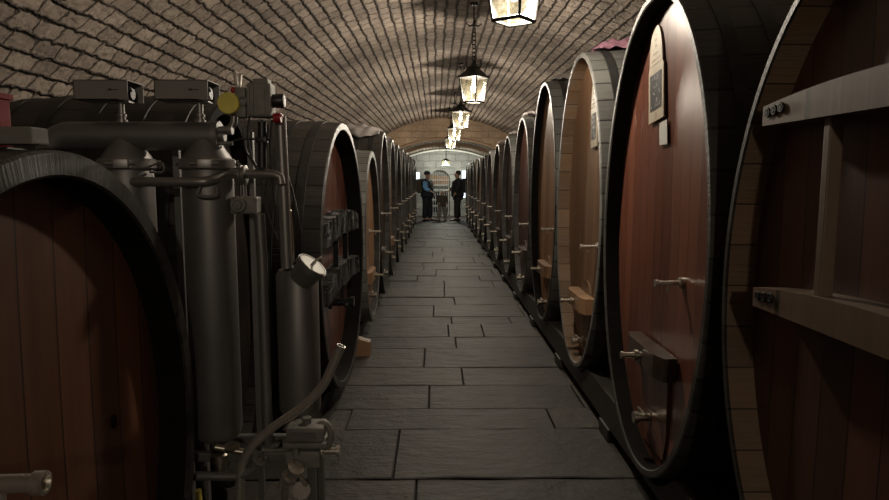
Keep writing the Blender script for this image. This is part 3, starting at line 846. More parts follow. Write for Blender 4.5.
# ------------------------------------------------------------------ lanterns
def make_lantern():
    r = thing('hanging_lantern', '', 'lantern', (0, 0, 0), 'lanterns hanging down the middle of the vault', world=False)
    hb, ht, wb, wt = 0.0, .27, .083, .115      # half widths of the square body (bottom, top)
    m = MB(); cs_ = [(-1, -1), (1, -1), (1, 1), (-1, 1)]
    B = [Vector((x * wb, y * wb, hb)) for x, y in cs_]; T = [Vector((x * wt, y * wt, ht)) for x, y in cs_]
    for k in range(4):
        k2 = (k + 1) % 4
        m.tube([B[k], T[k]], .008, 6, True, False); m.tube([B[k], B[k2]], .011, 6, True, False); m.tube([T[k], T[k2]], .008, 6, True, False)
        m.tube([T[k], T[k] + Vector((cs_[k][0] * .008, cs_[k][1] * .008, .03))], .006, 6)
    m.build('lantern_frame', M['iron'], r)
    for k in range(4):
        k2 = (k + 1) % 4; m = MB(); m.add([B[k] * .97 + Vector((0, 0, .004)), B[k2] * .97 + Vector((0, 0, .004)), T[k2] * .97, T[k] * .97], [(0, 1, 2, 3)]); m.build('glass_pane', M['glass'], r)
    m = MB(); m.add([b * .93 + Vector((0, 0, .002)) for b in B], [(0, 1, 2, 3)]); m.build('bottom_pane', M['glass'], r)
    # roof: flared pyramid with a chimney
    m = MB(); lv = [(ht - .004, .13), (ht + .004, .132), (ht + .045, .092), (ht + .085, .06), (ht + .10, .05), (ht + .102, .056), (ht + .112, .056), (ht + .13, .03), (ht + .16, .012), (ht + .19, .006)]
    vs = [(x * w_, y * w_, z_) for z_, w_ in lv for x, y in cs_]
    m.add(vs, [(4 * i + k, 4 * i + (k + 1) % 4, 4 * i + 4 + (k + 1) % 4, 4 * i + 4 + k) for i in range(len(lv) - 1) for k in range(4)] + [(3, 2, 1, 0), tuple(4 * (len(lv) - 1) + k for k in range(4))])
    rf = m.build('lantern_roof', M['iron'], r)
    for k in range(4):
        x, y_ = cs_[k]; m = MB(); m.tube([(x * .05, y_ * .05, ht + .105), (x * .062, y_ * .062, ht + .15), (x * .05, y_ * .05, ht + .185)], [.006, .009, .002], 6); m.build('finial', M['iron'], rf)
    zt = ht + .19
    m = MB(); m.ring((0, 0, zt + .022), (1, 0, 0), .022, .005, 16, 6)
    z_ = zt + .06; k = 0; zend = .835
    while z_ < zend - .02:
        m.ring((0, 0, z_), (1, 0, 0) if k % 2 else (0, 1, 0), .026, .005, 14, 6); z_ += .044; k += 1
    m.build('chain', M['iron'], r)
    m = MB(); m.cyl((0, 0, .825), (0, 0, .86), .012, None, 10)
    for k in range(4):
        a = PI / 4 + PI / 2 * k; d = Vector((math.cos(a), math.sin(a), 0)); m.tube([Vector((0, 0, .845)), d * .05 + Vector((0, 0, .83)), d * .085 + Vector((0, 0, .855)), d * .07 + Vector((0, 0, .875))], [.008, .008, .007, .004], 6)
    m.tube([(0, 0, .85), (0, 0, 1.08)], .008, 8); m.lathe((0, 0, 1.05), (0, 0, 1), [(0, .03), (.03, .05), (.032, .05)], 16)
    m.build('ceiling_hook', M['iron'], r)
    m = MB(); m.tube([(.035, 0, .12 + ht - .02), (.05, 0, .5), (.045, .01, .7), (.03, 0, .9)], .003, 6); m.build('cable', M['blackp'], r)
    m = MB(); m.ball((0, 0, .15), .03, .03, .045); m.cyl((0, 0, .19), (0, 0, .27), .014, None, 10)
    m.m = 0; m.build('bulb', M['bulb'], r)
    return r


LAMP_W = 88
LX, LZ = .425, 2.35
lan = make_lantern(); lams = []
ll = ['nearest iron lantern, cut off by the top edge of the picture', 'second iron lantern from the camera, hanging by a full chain', 'third iron lantern from the camera above the aisle',
      'fourth lantern from the camera, small and glaring', 'fifth lantern from the camera, just under the facing arch']
for i in range(5):
    o = lan if i == 0 else copy_tree(lan)
    o.location = (LX, 3.6 + 3.75 * i, LZ); o.rotation_euler.z = PI / 4 + .12; o['label'] = ll[i]; lams.append(o)
o = copy_tree(lan); o.location = (.37, 24.0, 1.96); o.rotation_euler.z = PI / 4; o['label'] = 'last lantern, hanging low above the two people at the far wall'; lams.append(o)
o.scale = (1, 1, .62)
o = copy_tree(lan); o.location = (LX, -3.0, LZ); o.rotation_euler.z = PI / 4; o['label'] = 'iron lantern hanging behind and above the viewpoint'; lams.append(o)
for i, o in enumerate(lams):
    ld = bpy.data.lights.new('lantern_light', 'POINT'); ld.energy = LAMP_W; ld.color = (1.0, .915, .96); ld.shadow_soft_size = .05
    if i == 5: ld.energy = LAMP_W * 1.6; ld.color = (.9, .94, 1)
    if i == 6: ld.energy = LAMP_W * 1.5
    lo = bpy.data.objects.new('lantern_light', ld); C.objects.link(lo); lo.location = (o.location.x, o.location.y, o.location.z + .07 * o.scale.z)

# ------------------------------------------------------------------ filter unit
Y0 = 2.15
fu = thing('filter_unit', 'steel filter unit of tanks, pipes and valves between the left casks', 'filter unit', (-.75, Y0, 0))


def fpart(mb, name, mat, par=None):
    p = par or fu
    o = mb.build(name, M[mat] if isinstance(mat, str) else [M[q] for q in mat], None)
    # geometry is in world metres; shift to the unit's origin
    lo = fu.location
    for v in o.data.vertices: v.co -= lo
    o.parent = p
    return o


def A(px, py, Y=Y0): return at(px, py, Y)


# big filter housings hanging under the manifold
def housing(xc, yc, ztop, zbot, r, neck=.05):
    m = MB(); m.lathe((xc, yc, zbot), (0, 0, 1), [(0, r * .6), (.015, r * .9), (.04, r), (ztop - zbot - .05, r), (ztop - zbot - .02, r * .97), (ztop - zbot, r * .9)], 40)
    t = fpart(m, 'filter_housing', 'steel_m')
    m = MB(); m.lathe((xc, yc, ztop - .012), (0, 0, 1), [(0, r * 1.02), (.006, r * 1.1), (.03, r * 1.1), (.036, r * 1.02)], 40)
    for a in (0.0, PI * .66, PI * 1.33):
        ca = -PI / 2 + .25 + a; d = Vector((math.cos(ca), math.sin(ca), 0)); m.obox(Vector((xc, yc, ztop + .006)) + d * r * 1.12, (d, (-d.y, d.x, 0), (0, 0, 1)), (.02, .045, .03), .004)
        m.cyl(Vector((xc, yc, ztop + .006)) + d * r * 1.15 + Vector((-d.y, d.x, 0)) * .04, Vector((xc, yc, ztop + .006)) + d * r * 1.15 - Vector((-d.y, d.x, 0)) * .045, .005, None, 8)
    fpart(m, 'clamp_band', 'steel', t)
    m = MB(); m.lathe((xc, yc, ztop + .024), (0, 0, 1), [(0, r * .95), (.006, r * .93), (.045, neck), (.08, neck * .8)], 36)
    fpart(m, 'reducer_cone', 'steel_m', t)
    return t


pB = A(208, 182); pA_ = A(128, 182)
rB = 24.5 * Y0 / F
zt = A(209, 166).z; zbt = A(212, 438).z
housing(pB.x, Y0, zt, zbt, rB)
housing(pA_.x, Y0, A(128, 166).z, zbt, rB)
# rings on the second housing handle
m = MB(); m.tube(smooth_path([A(150, 166, Y0 - .02), A(162, 163, Y0 - .06), A(163, 172, Y0 - .06), A(150, 172, Y0 - .02)], 4), .004, 8)
fpart(m, 'clamp_handle', 'steel')
m = MB(); c_ = A(208, 190, Y0 - rB - .01)
m.tube(smooth_path([c_ + Vector((-.025, 0, .01)), c_ + Vector((-.03, -.01, -.015)), c_ + Vector((0, -.015, -.022)), c_ + Vector((.03, -.01, -.015)), c_ + Vector((.025, 0, .01))], 5), .006, 8)
fpart(m, 'clamp_handle', 'steel')
# thick manifold pipe with elbow at left
zm = A(150, 136).z; rm = 13.8 * Y0 / F
m = MB(); x0 = A(50, 136).x; x1 = A(216, 136).x
el = [(x0 + .07 * (1 - math.cos(t)) , Y0, zm - .07 * (1 - math.sin(t))) for t in [PI / 2 * i / 8 for i in range(9)]]
m.tube([(x0, Y0, zm - .35)] + el + [(x1, Y0, zm)], rm, 32)
fpart(m, 'manifold_pipe', 'steel_m')
m = MB(); m.cyl((x1 - .004, Y0, zm), (x1 + .014, Y0, zm), rm * 1.03, None, 32); m.cyl((x1 + .01, Y0, zm), (x1 + .03, Y0, zm), .018, None, 16)
m.cyl((x1, Y0 - .01, zm + .018), (x1 + .045, Y0 - .01, zm + .02), .012, None, 14); m.cyl((x1, Y0 - .02, zm - .025), (x1 + .06, Y0 - .02, zm - .025), .007, None, 12)
m.cyl((x1 + .045, Y0 - .01, zm + .02), (x1 + .058, Y0 - .01, zm + .02), .017, None, 14)
fpart(m, 'manifold_end_flange', 'steel')
# level sensor boxes (open sheet metal covers) with stems
for px0, px1, pst in ((72.5, 128, 121.5), (153.5, 208, 200)):
    a = A(px0, 79.5, Y0 - .055); b = A(px1, 99.5, Y0 - .055); d = .11; t = .0025; x0_, x1_ = a.x, b.x; z0_, z1_ = b.z, a.z
    m = MB(); m.box((x0_, Y0 - .055, z0_), (x1_, Y0 - .055 + t, z1_)); m.box((x0_, Y0 - .055 + d, z0_), (x1_, Y0 - .055 + d + t, z1_))
    m.box((x0_, Y0 - .055, z1_ - t), (x1_, Y0 - .055 + d, z1_)); m.box((x0_, Y0 - .055, z0_), (x0_ + t, Y0 - .055 + d, z1_)); m.box((x0_, Y0 - .055, z0_), (x1_ - .03, Y0 - .055 + d, z0_ + t))
    sb = fpart(m, 'sensor_cover', 'steel_box')
    m = MB(); ym = Y0 - .0565; zc_ = (z0_ + z1_) / 2 ; xa = x0_ + (x1_ - x0_) * .62   # little arrow pointing left
    m.box((xa + .012, ym, zc_ - .0012), (xa + .036, ym + .001, zc_ + .0012)); m.prism([(0, 0), (.014, .0045), (.014, -.0045)], (xa, ym, zc_), (1, 0, 0), (0, 0, 1), (0, -1, 0), .0005)
    fpart(m, 'arrow_mark', 'blackp', sb)
    m = MB(); m.cyl((x1_ - .03, Y0 - .005, zc_ - .008), (x1_ - .006, Y0 - .005, zc_ - .008), .018, None, 20); m.ball((x1_ - .012, Y0 - .02, zc_ + .005), .011); m.box((x1_ - .07, Y0 - .025, z0_ + .004), (x1_ - .03, Y0 + .03, z1_ - .01), .004)
    fpart(m, 'sensor', 'blackp', sb)
    s_ = A(pst, 110); m = MB()
    m.lathe((s_.x, Y0, zm + rm - .006), (0, 0, 1), [(0, .017), (.012, .017), (.014, .012), (.02, .012), (.022, .015), (.03, .015), (.032, .010), (z0_ - zm - rm + .006, .010)], 18)
    m.box((s_.x - .03, Y0 - .02, z0_ - .006), (s_.x + .035, Y0 + .02, z0_), .001)
    fpart(m, 'sensor_stem', 'steel')
# cross pipe at mid height with butterfly valve, joining the riser
m = MB(); q = [A(112, 182), A(150, 182, Y0 - .09), A(196, 182, Y0 - .10), A(212, 180, Y0 - .08), A(225, 175, Y0 - .03), A(240, 174), A(262, 174), A(274, 174.5)]
q = [Vector(v) for v in q]
m.tube(smooth_path(q, 6) + [A(280, 177), A(281, 184)], 4.6 * Y0 / F, 18); fpart(m, 'cross_pipe', 'steel')
vc = A(243, 175)
m = MB(); m.lathe(vc + Vector((-.013, 0, 0)), (1, 0, 0), [(0, .024), (.003, .033), (.010, .033), (.011, .029), (.015, .029), (.016, .033), (.023, .033), (.026, .024)], 30)
for dz in (-.009, .009): m.cyl(vc + Vector((dz, 0, 0)), vc + Vector((dz, 0, -.085)), .003, None, 8)
m.cyl(vc, vc + Vector((.002, 0, -.09)), .007, None, 10)
fpart(m, 'butterfly_valve', 'steel')
ac = A(247, 205); m = MB(); m.obox(ac + Vector((-.004, 0, 0)), ((1, 0, 0), (0, 1, 0), (0, 0, 1)), (.085, .07, .056), .006)
act = fpart(m, 'valve_actuator', 'cast')
m = MB(); cc = ac + Vector((-.016, -.036, .002)); m.lathe(cc, (0, -1, 0), [(0, .026), (.01, .026), (.013, .023), (.013, .016), (.017, .014), (.02, .013)], 26); m.obox(cc + Vector((0, -.022, 0)), ((1, 0, 1), (0, 1, 0), (-1, 0, 1)), (.014, .004, .004))
fpart(m, 'position_indicator', 'cast', act)
m = MB(); m.obox(ac + Vector((.03, -.036, -.004)), ((1, 0, 0), (0, 1, 0), (0, 0, 1)), (.022, .002, .026), 0); fpart(m, 'rating_plate', 'steel', act)
# slim vertical pipe from the actuator down
m = MB(); m.tube([A(259, 214), A(262, 260), A(268, 445)], 5.4 * Y0 / F, 18); fpart(m, 'slim_pipe', 'steel_m')
# polished riser and second thin riser
YR = 2.2
m = MB(); m.tube([A(280, 116, YR), A(281, 140, YR), A(284, 200, YR), A(287, 268, YR)], 5.8 * YR / F, 20); fpart(m, 'riser_pipe', 'steel')
m = MB(); m.tube([A(289, 213, YR + .02), A(290, 238, YR + .02), A(291, 262, YR + .02)], [.010, .013, .013], 14); m.ball(A(289, 212, YR + .02), .011)
fpart(m, 'sight_tube', 'brass')
# slanted lid vessel
YV = 2.24; tv = A(298, 265, YV); bv = A(301, 415, YV); rv = 21 * YV / F
m = MB(); m.lathe((tv.x - .004, YV, bv.z), (0, 0, 1), [(0, rv * .6), (.02, rv * .95), (.04, rv), (tv.z - bv.z - .035, rv), (tv.z - bv.z - .015, rv * .85), (tv.z - bv.z - .005, rv * .4)], 36)
ves = fpart(m, 'slanted_lid_vessel', 'steel_m')
ax = Vector((.62, -.12, .76)).normalized(); lc = A(310, 268, YV - .05) + ax * .012
m = MB(); m.lathe(lc - ax * .07, ax, [(0, .043), (.052, .05), (.054, .057), (.072, .057)], 32); fpart(m, 'lid_collar', 'steel_m', ves)
m = MB(); m.lathe(lc + ax * .002, ax, [(0, .054), (.005, .054), (.006, .048), (.004, .047), (.004, .002)], 32); fpart(m, 'lid', 'white_cap', ves)
m = MB(); h0 = lc + ax * .008; m.cyl(h0, h0 + ax * .012, .006, None, 10); m.tube([h0 + ax * .01 - Vector((.012, 0, .01)), h0 + ax * .014, A(321, 257, YV - .06)], .0042, 8); fpart(m, 'lid_handle', 'chrome', ves)
# instruments on top: yellow cap, grey head unit, knob, tags
m = MB(); yc_ = A(228, 103, Y0 - .04); m.lathe(yc_ + Vector((0, .02, 0)), (0, -1, 0), [(0, .033), (.004, .035), (.018, .035), (.022, .033)], 36)
yp = fpart(m, 'yellow_cap', 'yellow')
m = MB(); m.cyl(yc_ + Vector((0, .02, 0)), yc_ + Vector((0, .06, 0)), .02, None, 16); m.tube(smooth_path([yc_ + Vector((0, .05, -.01)), yc_ + Vector((0, .05, -.06)), yc_ + Vector((-.03, .05, -.09))], 5), .012, 12)
fpart(m, 'sensor_neck', 'steel')
gb = A(243, 103); m = MB(); m.obox(gb + Vector((-.002, 0, 0)), ((1, 0, 0), (0, 1, 0), (0, 0, 1)), (.034, .05, .095), .004); m.ring(gb + Vector((.006, -.028, .003)), (0, 1, 0), .013, .004, 20, 8); fpart(m, 'bracket', 'cast')
ub = A(261.5, 101); m = MB(); m.obox(ub, ((1, 0, 0), (0, 1, 0), (0, 0, 1)), (.078, .07, .108), .007); m.obox(ub + Vector((.004, 0, .06)), ((1, 0, 0), (0, 1, 0), (0, 0, 1)), (.05, .05, .018), .004)
m.obox(ub + Vector((.008, -.037, -.004)), ((1, 0, 0), (0, 1, 0), (0, 0, 1)), (.026, .006, .088), .002)
for sx in (-.03, -.018, .030): m.obox(ub + Vector((sx, -.036, 0)), ((1, 0, 0), (0, 1, 0), (0, 0, 1)), (.005, .01, .10), .001)
hu = fpart(m, 'control_head', 'cast')
m = MB(); m.lathe(ub + Vector((.039, 0, 0)), (1, 0, 0), [(0, .022), (.03, .024), (.036, .02), (.037, .008)], 24); fpart(m, 'black_knob', 'blackp', hu)
m = MB(); m.lathe(A(277, 118), (1, 0, 0), [(-.01, .016), (.014, .016)], 14); m.obox(A(280, 115.5), ((1, 0, 0), (0, 1, 0), (0, 0, 1)), (.018, .02, .006)); fpart(m, 'red_collar', 'redp', hu)
m = MB(); m.obox(A(236, 79.5), ((1, 0, .12), (0, 1, 0), (-.12, 0, 1)), (.014, .006, .05), .002); m.obox(A(240, 83), ((1, 0, -.1), (0, 1, 0), (.1, 0, 1)), (.010, .006, .055), .002); m.cyl(A(238, 95), A(238, 72), .003, None, 8)
fpart(m, 'toggle_latch', 'chrome')
m = MB(); m.ball(A(233.5, 90), .010); fpart(m, 'red_button', 'redp')
# cables
for cb in ([A(243, 128), A(246, 150), A(254, 162), A(259, 172)], [A(268, 125), A(266, 145), A(262, 158), A(263, 172)], [A(262, 120), A(259, 140), A(261, 180), A(268, 215), A(278, 240)],
           [A(284, 165, 2.24), A(292, 190, 2.29), A(298, 215, 2.29), A(302, 235, 2.29)], [A(225, 145), A(238, 140), A(255, 139), A(270, 140)], [A(250, 112), A(248, 135), A(252, 158), A(257, 170)], [A(272, 120), A(270, 150), A(273, 185), A(276, 230)]):
    m = MB(); m.tube(smooth_path(cb, 6), .0035, 8); fpart(m, 'cable', 'blackp')
m = MB(); m.cyl(A(262, 122), A(262, 168), .014, None, 14); m.obox(A(262, 140), ((1, 0, 0), (0, 1, 0), (0, 0, 1)), (.035, .03, .02), .003)
fpart(m, 'cable_housing', 'blackp')
# curved polished hose pipe reaching into the aisle
YH = 2.06
m = MB(); hp = smooth_path([A(240, 499, YH), A(240, 484, YH), A(241.5, 466, YH), A(251, 448, YH), A(272, 428, YH), A(298, 410, YH), A(321, 388, YH), A(331, 369, YH), A(341, 346, YH)], 6)
hp = [Vector((hp[0].x, hp[0].y, .03))] + hp
m.tube(hp, 4.7 * YH / F, 18, False); m.ring(hp[-1], hp[-1] - hp[-2], 4.3 * YH / F, .0022, 20, 6); fpart(m, 'curved_outlet_pipe', 'chrome')
m = MB(); m.tube(smooth_path([A(183, 476, YH), A(205, 476, YH), A(236, 476, YH), A(250, 471, YH), A(258, 463, YH), A(262, 456, YH)], 6), 4.6 * YH / F, 16); m.lathe(A(261, 459, YH) , (.5, -.3, .8), [(-.012, .02), (-.010, .029), (.0, .029), (.004, .02)], 24)
fpart(m, 'lower_pipe', 'steel')
# lower valve block
YL = 2.09
m = MB(); c0 = A(307, 430, YL); m.obox(c0, ((1, 0, 0), (0, 1, 0), (0, 0, 1)), (.125, .09, .05), .01); m.obox(c0 + Vector((0, 0, -.035)), ((1, 0, 0), (0, 1, 0), (0, 0, 1)), (.145, .10, .018), .004)
m.cyl(c0 + Vector((0, 0, .02)), c0 + Vector((0, 0, .045)), .016, None, 16)
pm = fpart(m, 'pump_head', 'cast')
m = MB(); m.obox(c0 + Vector((-.006, -.046, -.002)), ((1, 0, 0), (0, 1, 0), (0, 0, 1)), (.09, .003, .024), 0); fpart(m, 'name_plate', 'steel', pm)
m = MB(); c1 = A(325, 451, YL); m.lathe(c1, (1, 0, 0), [(-.02, .024), (-.004, .024), (-.002, .012), (.036, .012), (.038, .018), (.05, .018)], 20); m.obox(c1 + Vector((.045, 0, -.01)), ((1, 0, 0), (0, 1, 0), (0, 0, 1)), (.006, .008, .06), .002)
fpart(m, 'drain_valve', 'chrome', pm)
m = MB(); m.obox(A(305, 455, YL), ((1, 0, 0), (0, 1, 0), (0, 0, 1)), (.115, .08, .06), .008); m.cyl(A(296, 448, YL - .05), A(296, 455, YL - .05), .012, None, 12)
m.tube(smooth_path([A(318, 425, YL), A(326, 424, YL), A(331, 434, YL), A(328, 446, YL)], 5), .012, 12)
m.obox(A(275, 445, YL), ((1, 0, .3), (0, 1, 0), (-.3, 0, 1)), (.03, .02, .012), .002); m.cyl(A(262, 450, YL), A(285, 450, YL), .008, None, 10)
fpart(m, 'valve_body', 'cast', pm)
m = MB(); d = Vector((.5, -.35, .75)).normalized(); c2 = A(291, 474, YL - .06); m.lathe(c2 - d * .05, d, [(0, .018), (.02, .018), (.022, .027), (.04, .027), (.042, .02), (.07, .02), (.072, .028), (.09, .028), (.092, .015)], 24)
m.cyl(c2 + Vector((-.04, 0, -.05)), c2 + Vector((-.02, -.01, 0)), .010, None, 12); m.cyl(c2 + Vector((.05, 0, -.04)), c2 + Vector((.03, -.01, .0)), .008, None, 12); m.cyl(c2 - d * .05, A(285, 499, YL), .014, None, 14)
m.lathe(A(300, 488, YL - .03), (.3, -.8, .2), [(0, .02), (.02, .02), (.022, .03), (.035, .03)], 20)
fpart(m, 'angled_valve', 'chrome', pm)
# lower frame, feet, small bits behind
m = MB(); xa = A(150, 445).x - .25; xb = A(320, 445).x; zf = A(200, 446).z
for yy in (Y0 - .05, Y0 + .1):
    m.box((xa, yy - .012, zf - .03), (xb, yy + .012, zf), .003)
for xx in (xa + .05, (xa + xb) / 2 - .02, xb - .02):
    for yy in (Y0 - .05, Y0 + .1): m.box((xx - .014, yy - .014, 0), (xx + .014, yy + .014, zf - .02), .002)
fpart(m, 'support_frame', 'steel_m')
m = MB(); m.lathe((pB.x + .02, Y0 - .05, zf - .09), (0, 0, 1), [(0, .02), (.06, .02), (.062, .034), (.085, .034), (.09, .026)], 24); m.cyl(A(215, 447, Y0 - .08), A(243, 452, Y0 - .06), .012, None, 12)
m.lathe(A(232, 447, Y0 - .08), (0, -.3, 1), [(0, .025), (.006, .025)], 20); fpart(m, 'bottom_coupling', 'brass')
m = MB(); m.tube([A(199, 505), A(198, 490)], .012, 12); fpart(m, 'yellow_plug', 'yellow')
# side support struts seen dark between housings
m = MB(); m.box((A(170, 300).x - .01, Y0 + .10, 0), (A(170, 300).x + .012, Y0 + .12, zm + .02)); m.box((A(246, 300).x - .008, Y0 + .10, 0), (A(246, 300).x + .012, Y0 + .12, zm + .02))
fpart(m, 'rear_upright', 'steel_m')

# red crate and board on the foreground cask
m = MB(); m.box((-1.35, 1.30, 1.567), (-.805, 1.36, 1.602), .004)
tb = m.build('board', M['board'], None); tag(tb, 'weathered grey board lying on top of the left foreground cask', 'board')
m = MB(); x0, x1, y0, y1, z0, z1 = -1.35, -.985, 1.475, 1.525, 1.566, 1.69
m.box((x0, y0, z0), (x1, y1, z1), .008)
for i in range(3): m.box((x0 + .05 + i * .09, y0 - .006, z0 + .005), (x0 + .058 + i * .09, y0, z1 - .005))
m.box((x0 - .005, y0 - .006, z1 - .012), (x1 + .004, y1 + .005, z1 + .002), .002)
tag(m.build('red_box', M['redbox'], None), 'red plastic box beside the grey board on the left foreground cask', 'box')


# ------------------------------------------------------------------ things at the far wall
gt = thing('iron_gate', 'tall iron bar gate in the arched opening of the far wall', 'gate', (AC, yw - .04, 0))
m = MB()
for i in range(9):
    x = AC - AR + .05 + i * (2 * AR - .1) / 8; m.cyl((x, yw + .04, 0), (x, yw + .04, AZ + math.sqrt(max(AR ** 2 - (x - AC) ** 2, 0)) - .01), .008, None, 8)
m.build('bars', M['paleshelf'], gt)
for z in (.12, .65, 1.05, 1.42):
    m = MB(); m.box((AC - AR, yw + .03, z - .012), (AC + AR, yw + .05, z + .012)); m.build('crossrail', M['paleshelf'], gt)
rk = thing('storage_shelf', 'pale open shelf with brown boards standing behind the iron gate', 'shelf', (AC, yw + .15, 0))
m = MB()
for z in (.0, .38, .62, .98, 1.2): m.box((AC - .36, yw + .15, z), (AC + .36, yw + .42, z + .045))
for x in (-.36, -.01, .33): m.box((AC + x, yw + .15, 0), (AC + x + .03, yw + .42, 1.25))
m.build('rack_frame', M['paleshelf'], rk)
m = MB()
for z0, z1 in ((.05, .36), (.43, .6), (.67, .95)):
    for x0, x1 in ((-.32, -.02), (.03, .32)): m.box((AC + x0, yw + .2, z0), (AC + x1, yw + .4, z1 - .03), .01)
m.build('dark_drawer', M['navy'], rk)
for k_, (x0, x1, z0, z1) in enumerate(((-.34, -.02, 1.25, 1.6), (.0, .34, 1.25, 1.56))):
    m = MB(); m.box((AC + x0, yw + .2, z0), (AC + x1, yw + .4, z1), .006)
    for i in range(3): m.box((AC + x0, yw + .19, z0 + .04 + i * .1), (AC + x1, yw + .2, z0 + .11 + i * .1), .003)
    tag(m.build('wooden_crate', M['wine_box'], None), ('left' if k_ == 0 else 'right') + ' brown wooden crate on top of the shelf behind the gate', 'crate')


def skin_obj(name, verts, edges, rad, mat, parent, root=0, sub=2):
    me = bpy.data.meshes.new(name); me.from_pydata([tuple(v) for v in verts], edges, []); me.materials.append(mat)
    o = bpy.data.objects.new(name, me); C.objects.link(o); o.parent = parent
    md = o.modifiers.new('skin', 'SKIN'); md.use_smooth_shade = True
    for i, sv in enumerate(me.skin_vertices[0].data):
        r = rad[i]; sv.radius = r if isinstance(r, tuple) else (r, r); sv.use_root = (i == root)
    o.modifiers.new('sub', 'SUBSURF').levels = sub; o.modifiers['sub'].render_levels = sub
    return o


class Sk:
    def __init__(s): s.v = []; s.e = []; s.r = []

    def add(s, p, r, par=None):
        s.v.append(p); s.r.append(r)
        if par is not None: s.e.append((par, len(s.v) - 1))
        return len(s.v) - 1


def person(label, loc, yaw, H, arms, top, legs, shoes, hat=None, hair=True, pack=None, skin='skin', face_dir=0, fore_mat=None, stance=.11, step=.05):
    """standing figure facing local +x; arms = [(elbow, wrist) left, right] as fractions of height"""
    r = thing('person', label, 'person', loc, None, world=False); r.rotation_euler.z = yaw; r.scale = (1.12, 1.2, 1)
    h = H; s = Sk()
    pel = s.add((0, 0, .52 * h), (.085 * h, .065 * h)); wa = s.add((.005 * h, 0, .60 * h), (.075 * h, .058 * h), pel); ch = s.add((.005 * h, 0, .72 * h), (.085 * h, .062 * h), wa)
    nk = s.add((0, 0, .825 * h), .03 * h, ch); hd0 = s.add((.012 * h, 0, .875 * h), .04 * h, nk); hd1 = s.add((.012 * h, 0, .925 * h), (.046 * h, .05 * h), hd0); hd2 = s.add((.004 * h, 0, .965 * h), .04 * h, hd1)
    arm_pts = []
    for sg, (el, wr) in zip((1, -1), arms):
        sh = s.add((0, sg * .105 * h, .80 * h), .034 * h, ch); e = s.add(tuple(q * h for q in el), .026 * h, sh); w = s.add(tuple(q * h for q in wr), .017 * h, e)
        d = (Vector(wr) - Vector(el)).normalized(); side = Vector((0, 0, 1)).cross(d); side = side.normalized() if side.length > .1 else Vector((0, 1, 0)); up_ = d.cross(side)
        P = Vector(wr) * h; palm = s.add(tuple(P + d * .035 * h), .018 * h, w)
        for k in range(4):
            b0 = P + d * .05 * h + side * (-.016 + .0105 * k) * h; ln = (.024, .03, .028, .02)[k] * h
            f1 = s.add(tuple(b0), .0052 * h, palm); f2 = s.add(tuple(b0 + d * ln * .55 - up_ * .003 * h), .005 * h, f1); s.add(tuple(b0 + d * ln - up_ * .012 * h), .004 * h, f2)
        t1 = s.add(tuple(P + d * .025 * h - side * .024 * h), .006 * h, palm); s.add(tuple(P + d * .045 * h - side * .032 * h - up_ * .006 * h), .0048 * h, t1)
        arm_pts.append(((0, sg * .105 * h, .80 * h), tuple(q * h for q in el), tuple(q * h for q in wr)))
    for sg in (1, -1):
        dx = sg * step * h
        hp_ = s.add((0, sg * .05 * h, .49 * h), .055 * h, pel); kn = s.add((dx * .5 + .01 * h, sg * stance * .5 * h, .275 * h), .036 * h, hp_); an = s.add((dx, sg * stance * .55 * h, .05 * h), .022 * h, kn); s.add((dx + .08 * h, sg * stance * .62 * h, .022 * h), .018 * h, an)
    skin_obj('body', s.v, s.e, s.r, M[skin], r)
    # face: nose, eyes, ears
    m = MB(); m.ball((.062 * h, 0, .915 * h), .012 * h, .008 * h, .014 * h, 8, 6); m.build('nose', M[skin], r)
    for sg in (1, -1):
        m = MB(); m.ball((.054 * h, sg * .018 * h, .93 * h), .005 * h, .006 * h, .004 * h, 8, 6); m.build('eye', M['blackp'], r)
        m = MB(); m.ball((.008 * h, sg * .05 * h, .922 * h), .009 * h, .006 * h, .015 * h, 8, 6); m.build('ear', M[skin], r)
    # coat
    s = Sk(); hem = s.add((0, 0, .45 * h), (.13 * h, .12 * h)); a1 = s.add((0, 0, .53 * h), (.13 * h, .12 * h), hem); a2 = s.add((.005 * h, 0, .64 * h), (.125 * h, .11 * h), a1); a3 = s.add((.003 * h, 0, .745 * h), (.13 * h, .11 * h), a2)
    a4 = s.add((0, 0, .835 * h), (.045 * h, .042 * h), a3)
    for (p0, p1, p2) in arm_pts:
        b = s.add(p0, .055 * h, a3); c_ = s.add(p1, .045 * h, b); s.add(tuple(Vector(p1).lerp(Vector(p2), .93)), .028 * h, c_)
    skin_obj('coat', s.v, s.e, s.r, M[top], r)
    if fore_mat:
        s = Sk(); p0, p1, p2 = arm_pts[1]; a = s.add(tuple(Vector(p0) + Vector((0, 0, .01 * h))), .060 * h); b = s.add(p1, .052 * h, a); s.add(tuple(Vector(p1).lerp(Vector(p2), .9)), .042 * h, b)
        skin_obj('sleeve', s.v, s.e, s.r, M[fore_mat], r)
        s = Sk(); p0, p1, p2 = arm_pts[0]; a = s.add(tuple(Vector(p0) + Vector((0, 0, .01 * h))), .060 * h); b = s.add(p1, .052 * h, a); s.add(tuple(Vector(p1).lerp(Vector(p2), .9)), .042 * h, b)
        skin_obj('sleeve', s.v, s.e, s.r, M[fore_mat], r)
    # trousers
    s = Sk(); t0 = s.add((0, 0, .525 * h), (.09 * h, .072 * h))
    for sg in (1, -1):
        dx = sg * step * h
        b = s.add((0, sg * .05 * h, .47 * h), .072 * h, t0); c_ = s.add((dx * .5 + .008 * h, sg * stance * .5 * h, .275 * h), .06 * h, b); s.add((dx, sg * stance * .55 * h, .05 * h), .047 * h, c_)
    skin_obj('trousers', s.v, s.e, s.r, M[legs], r)
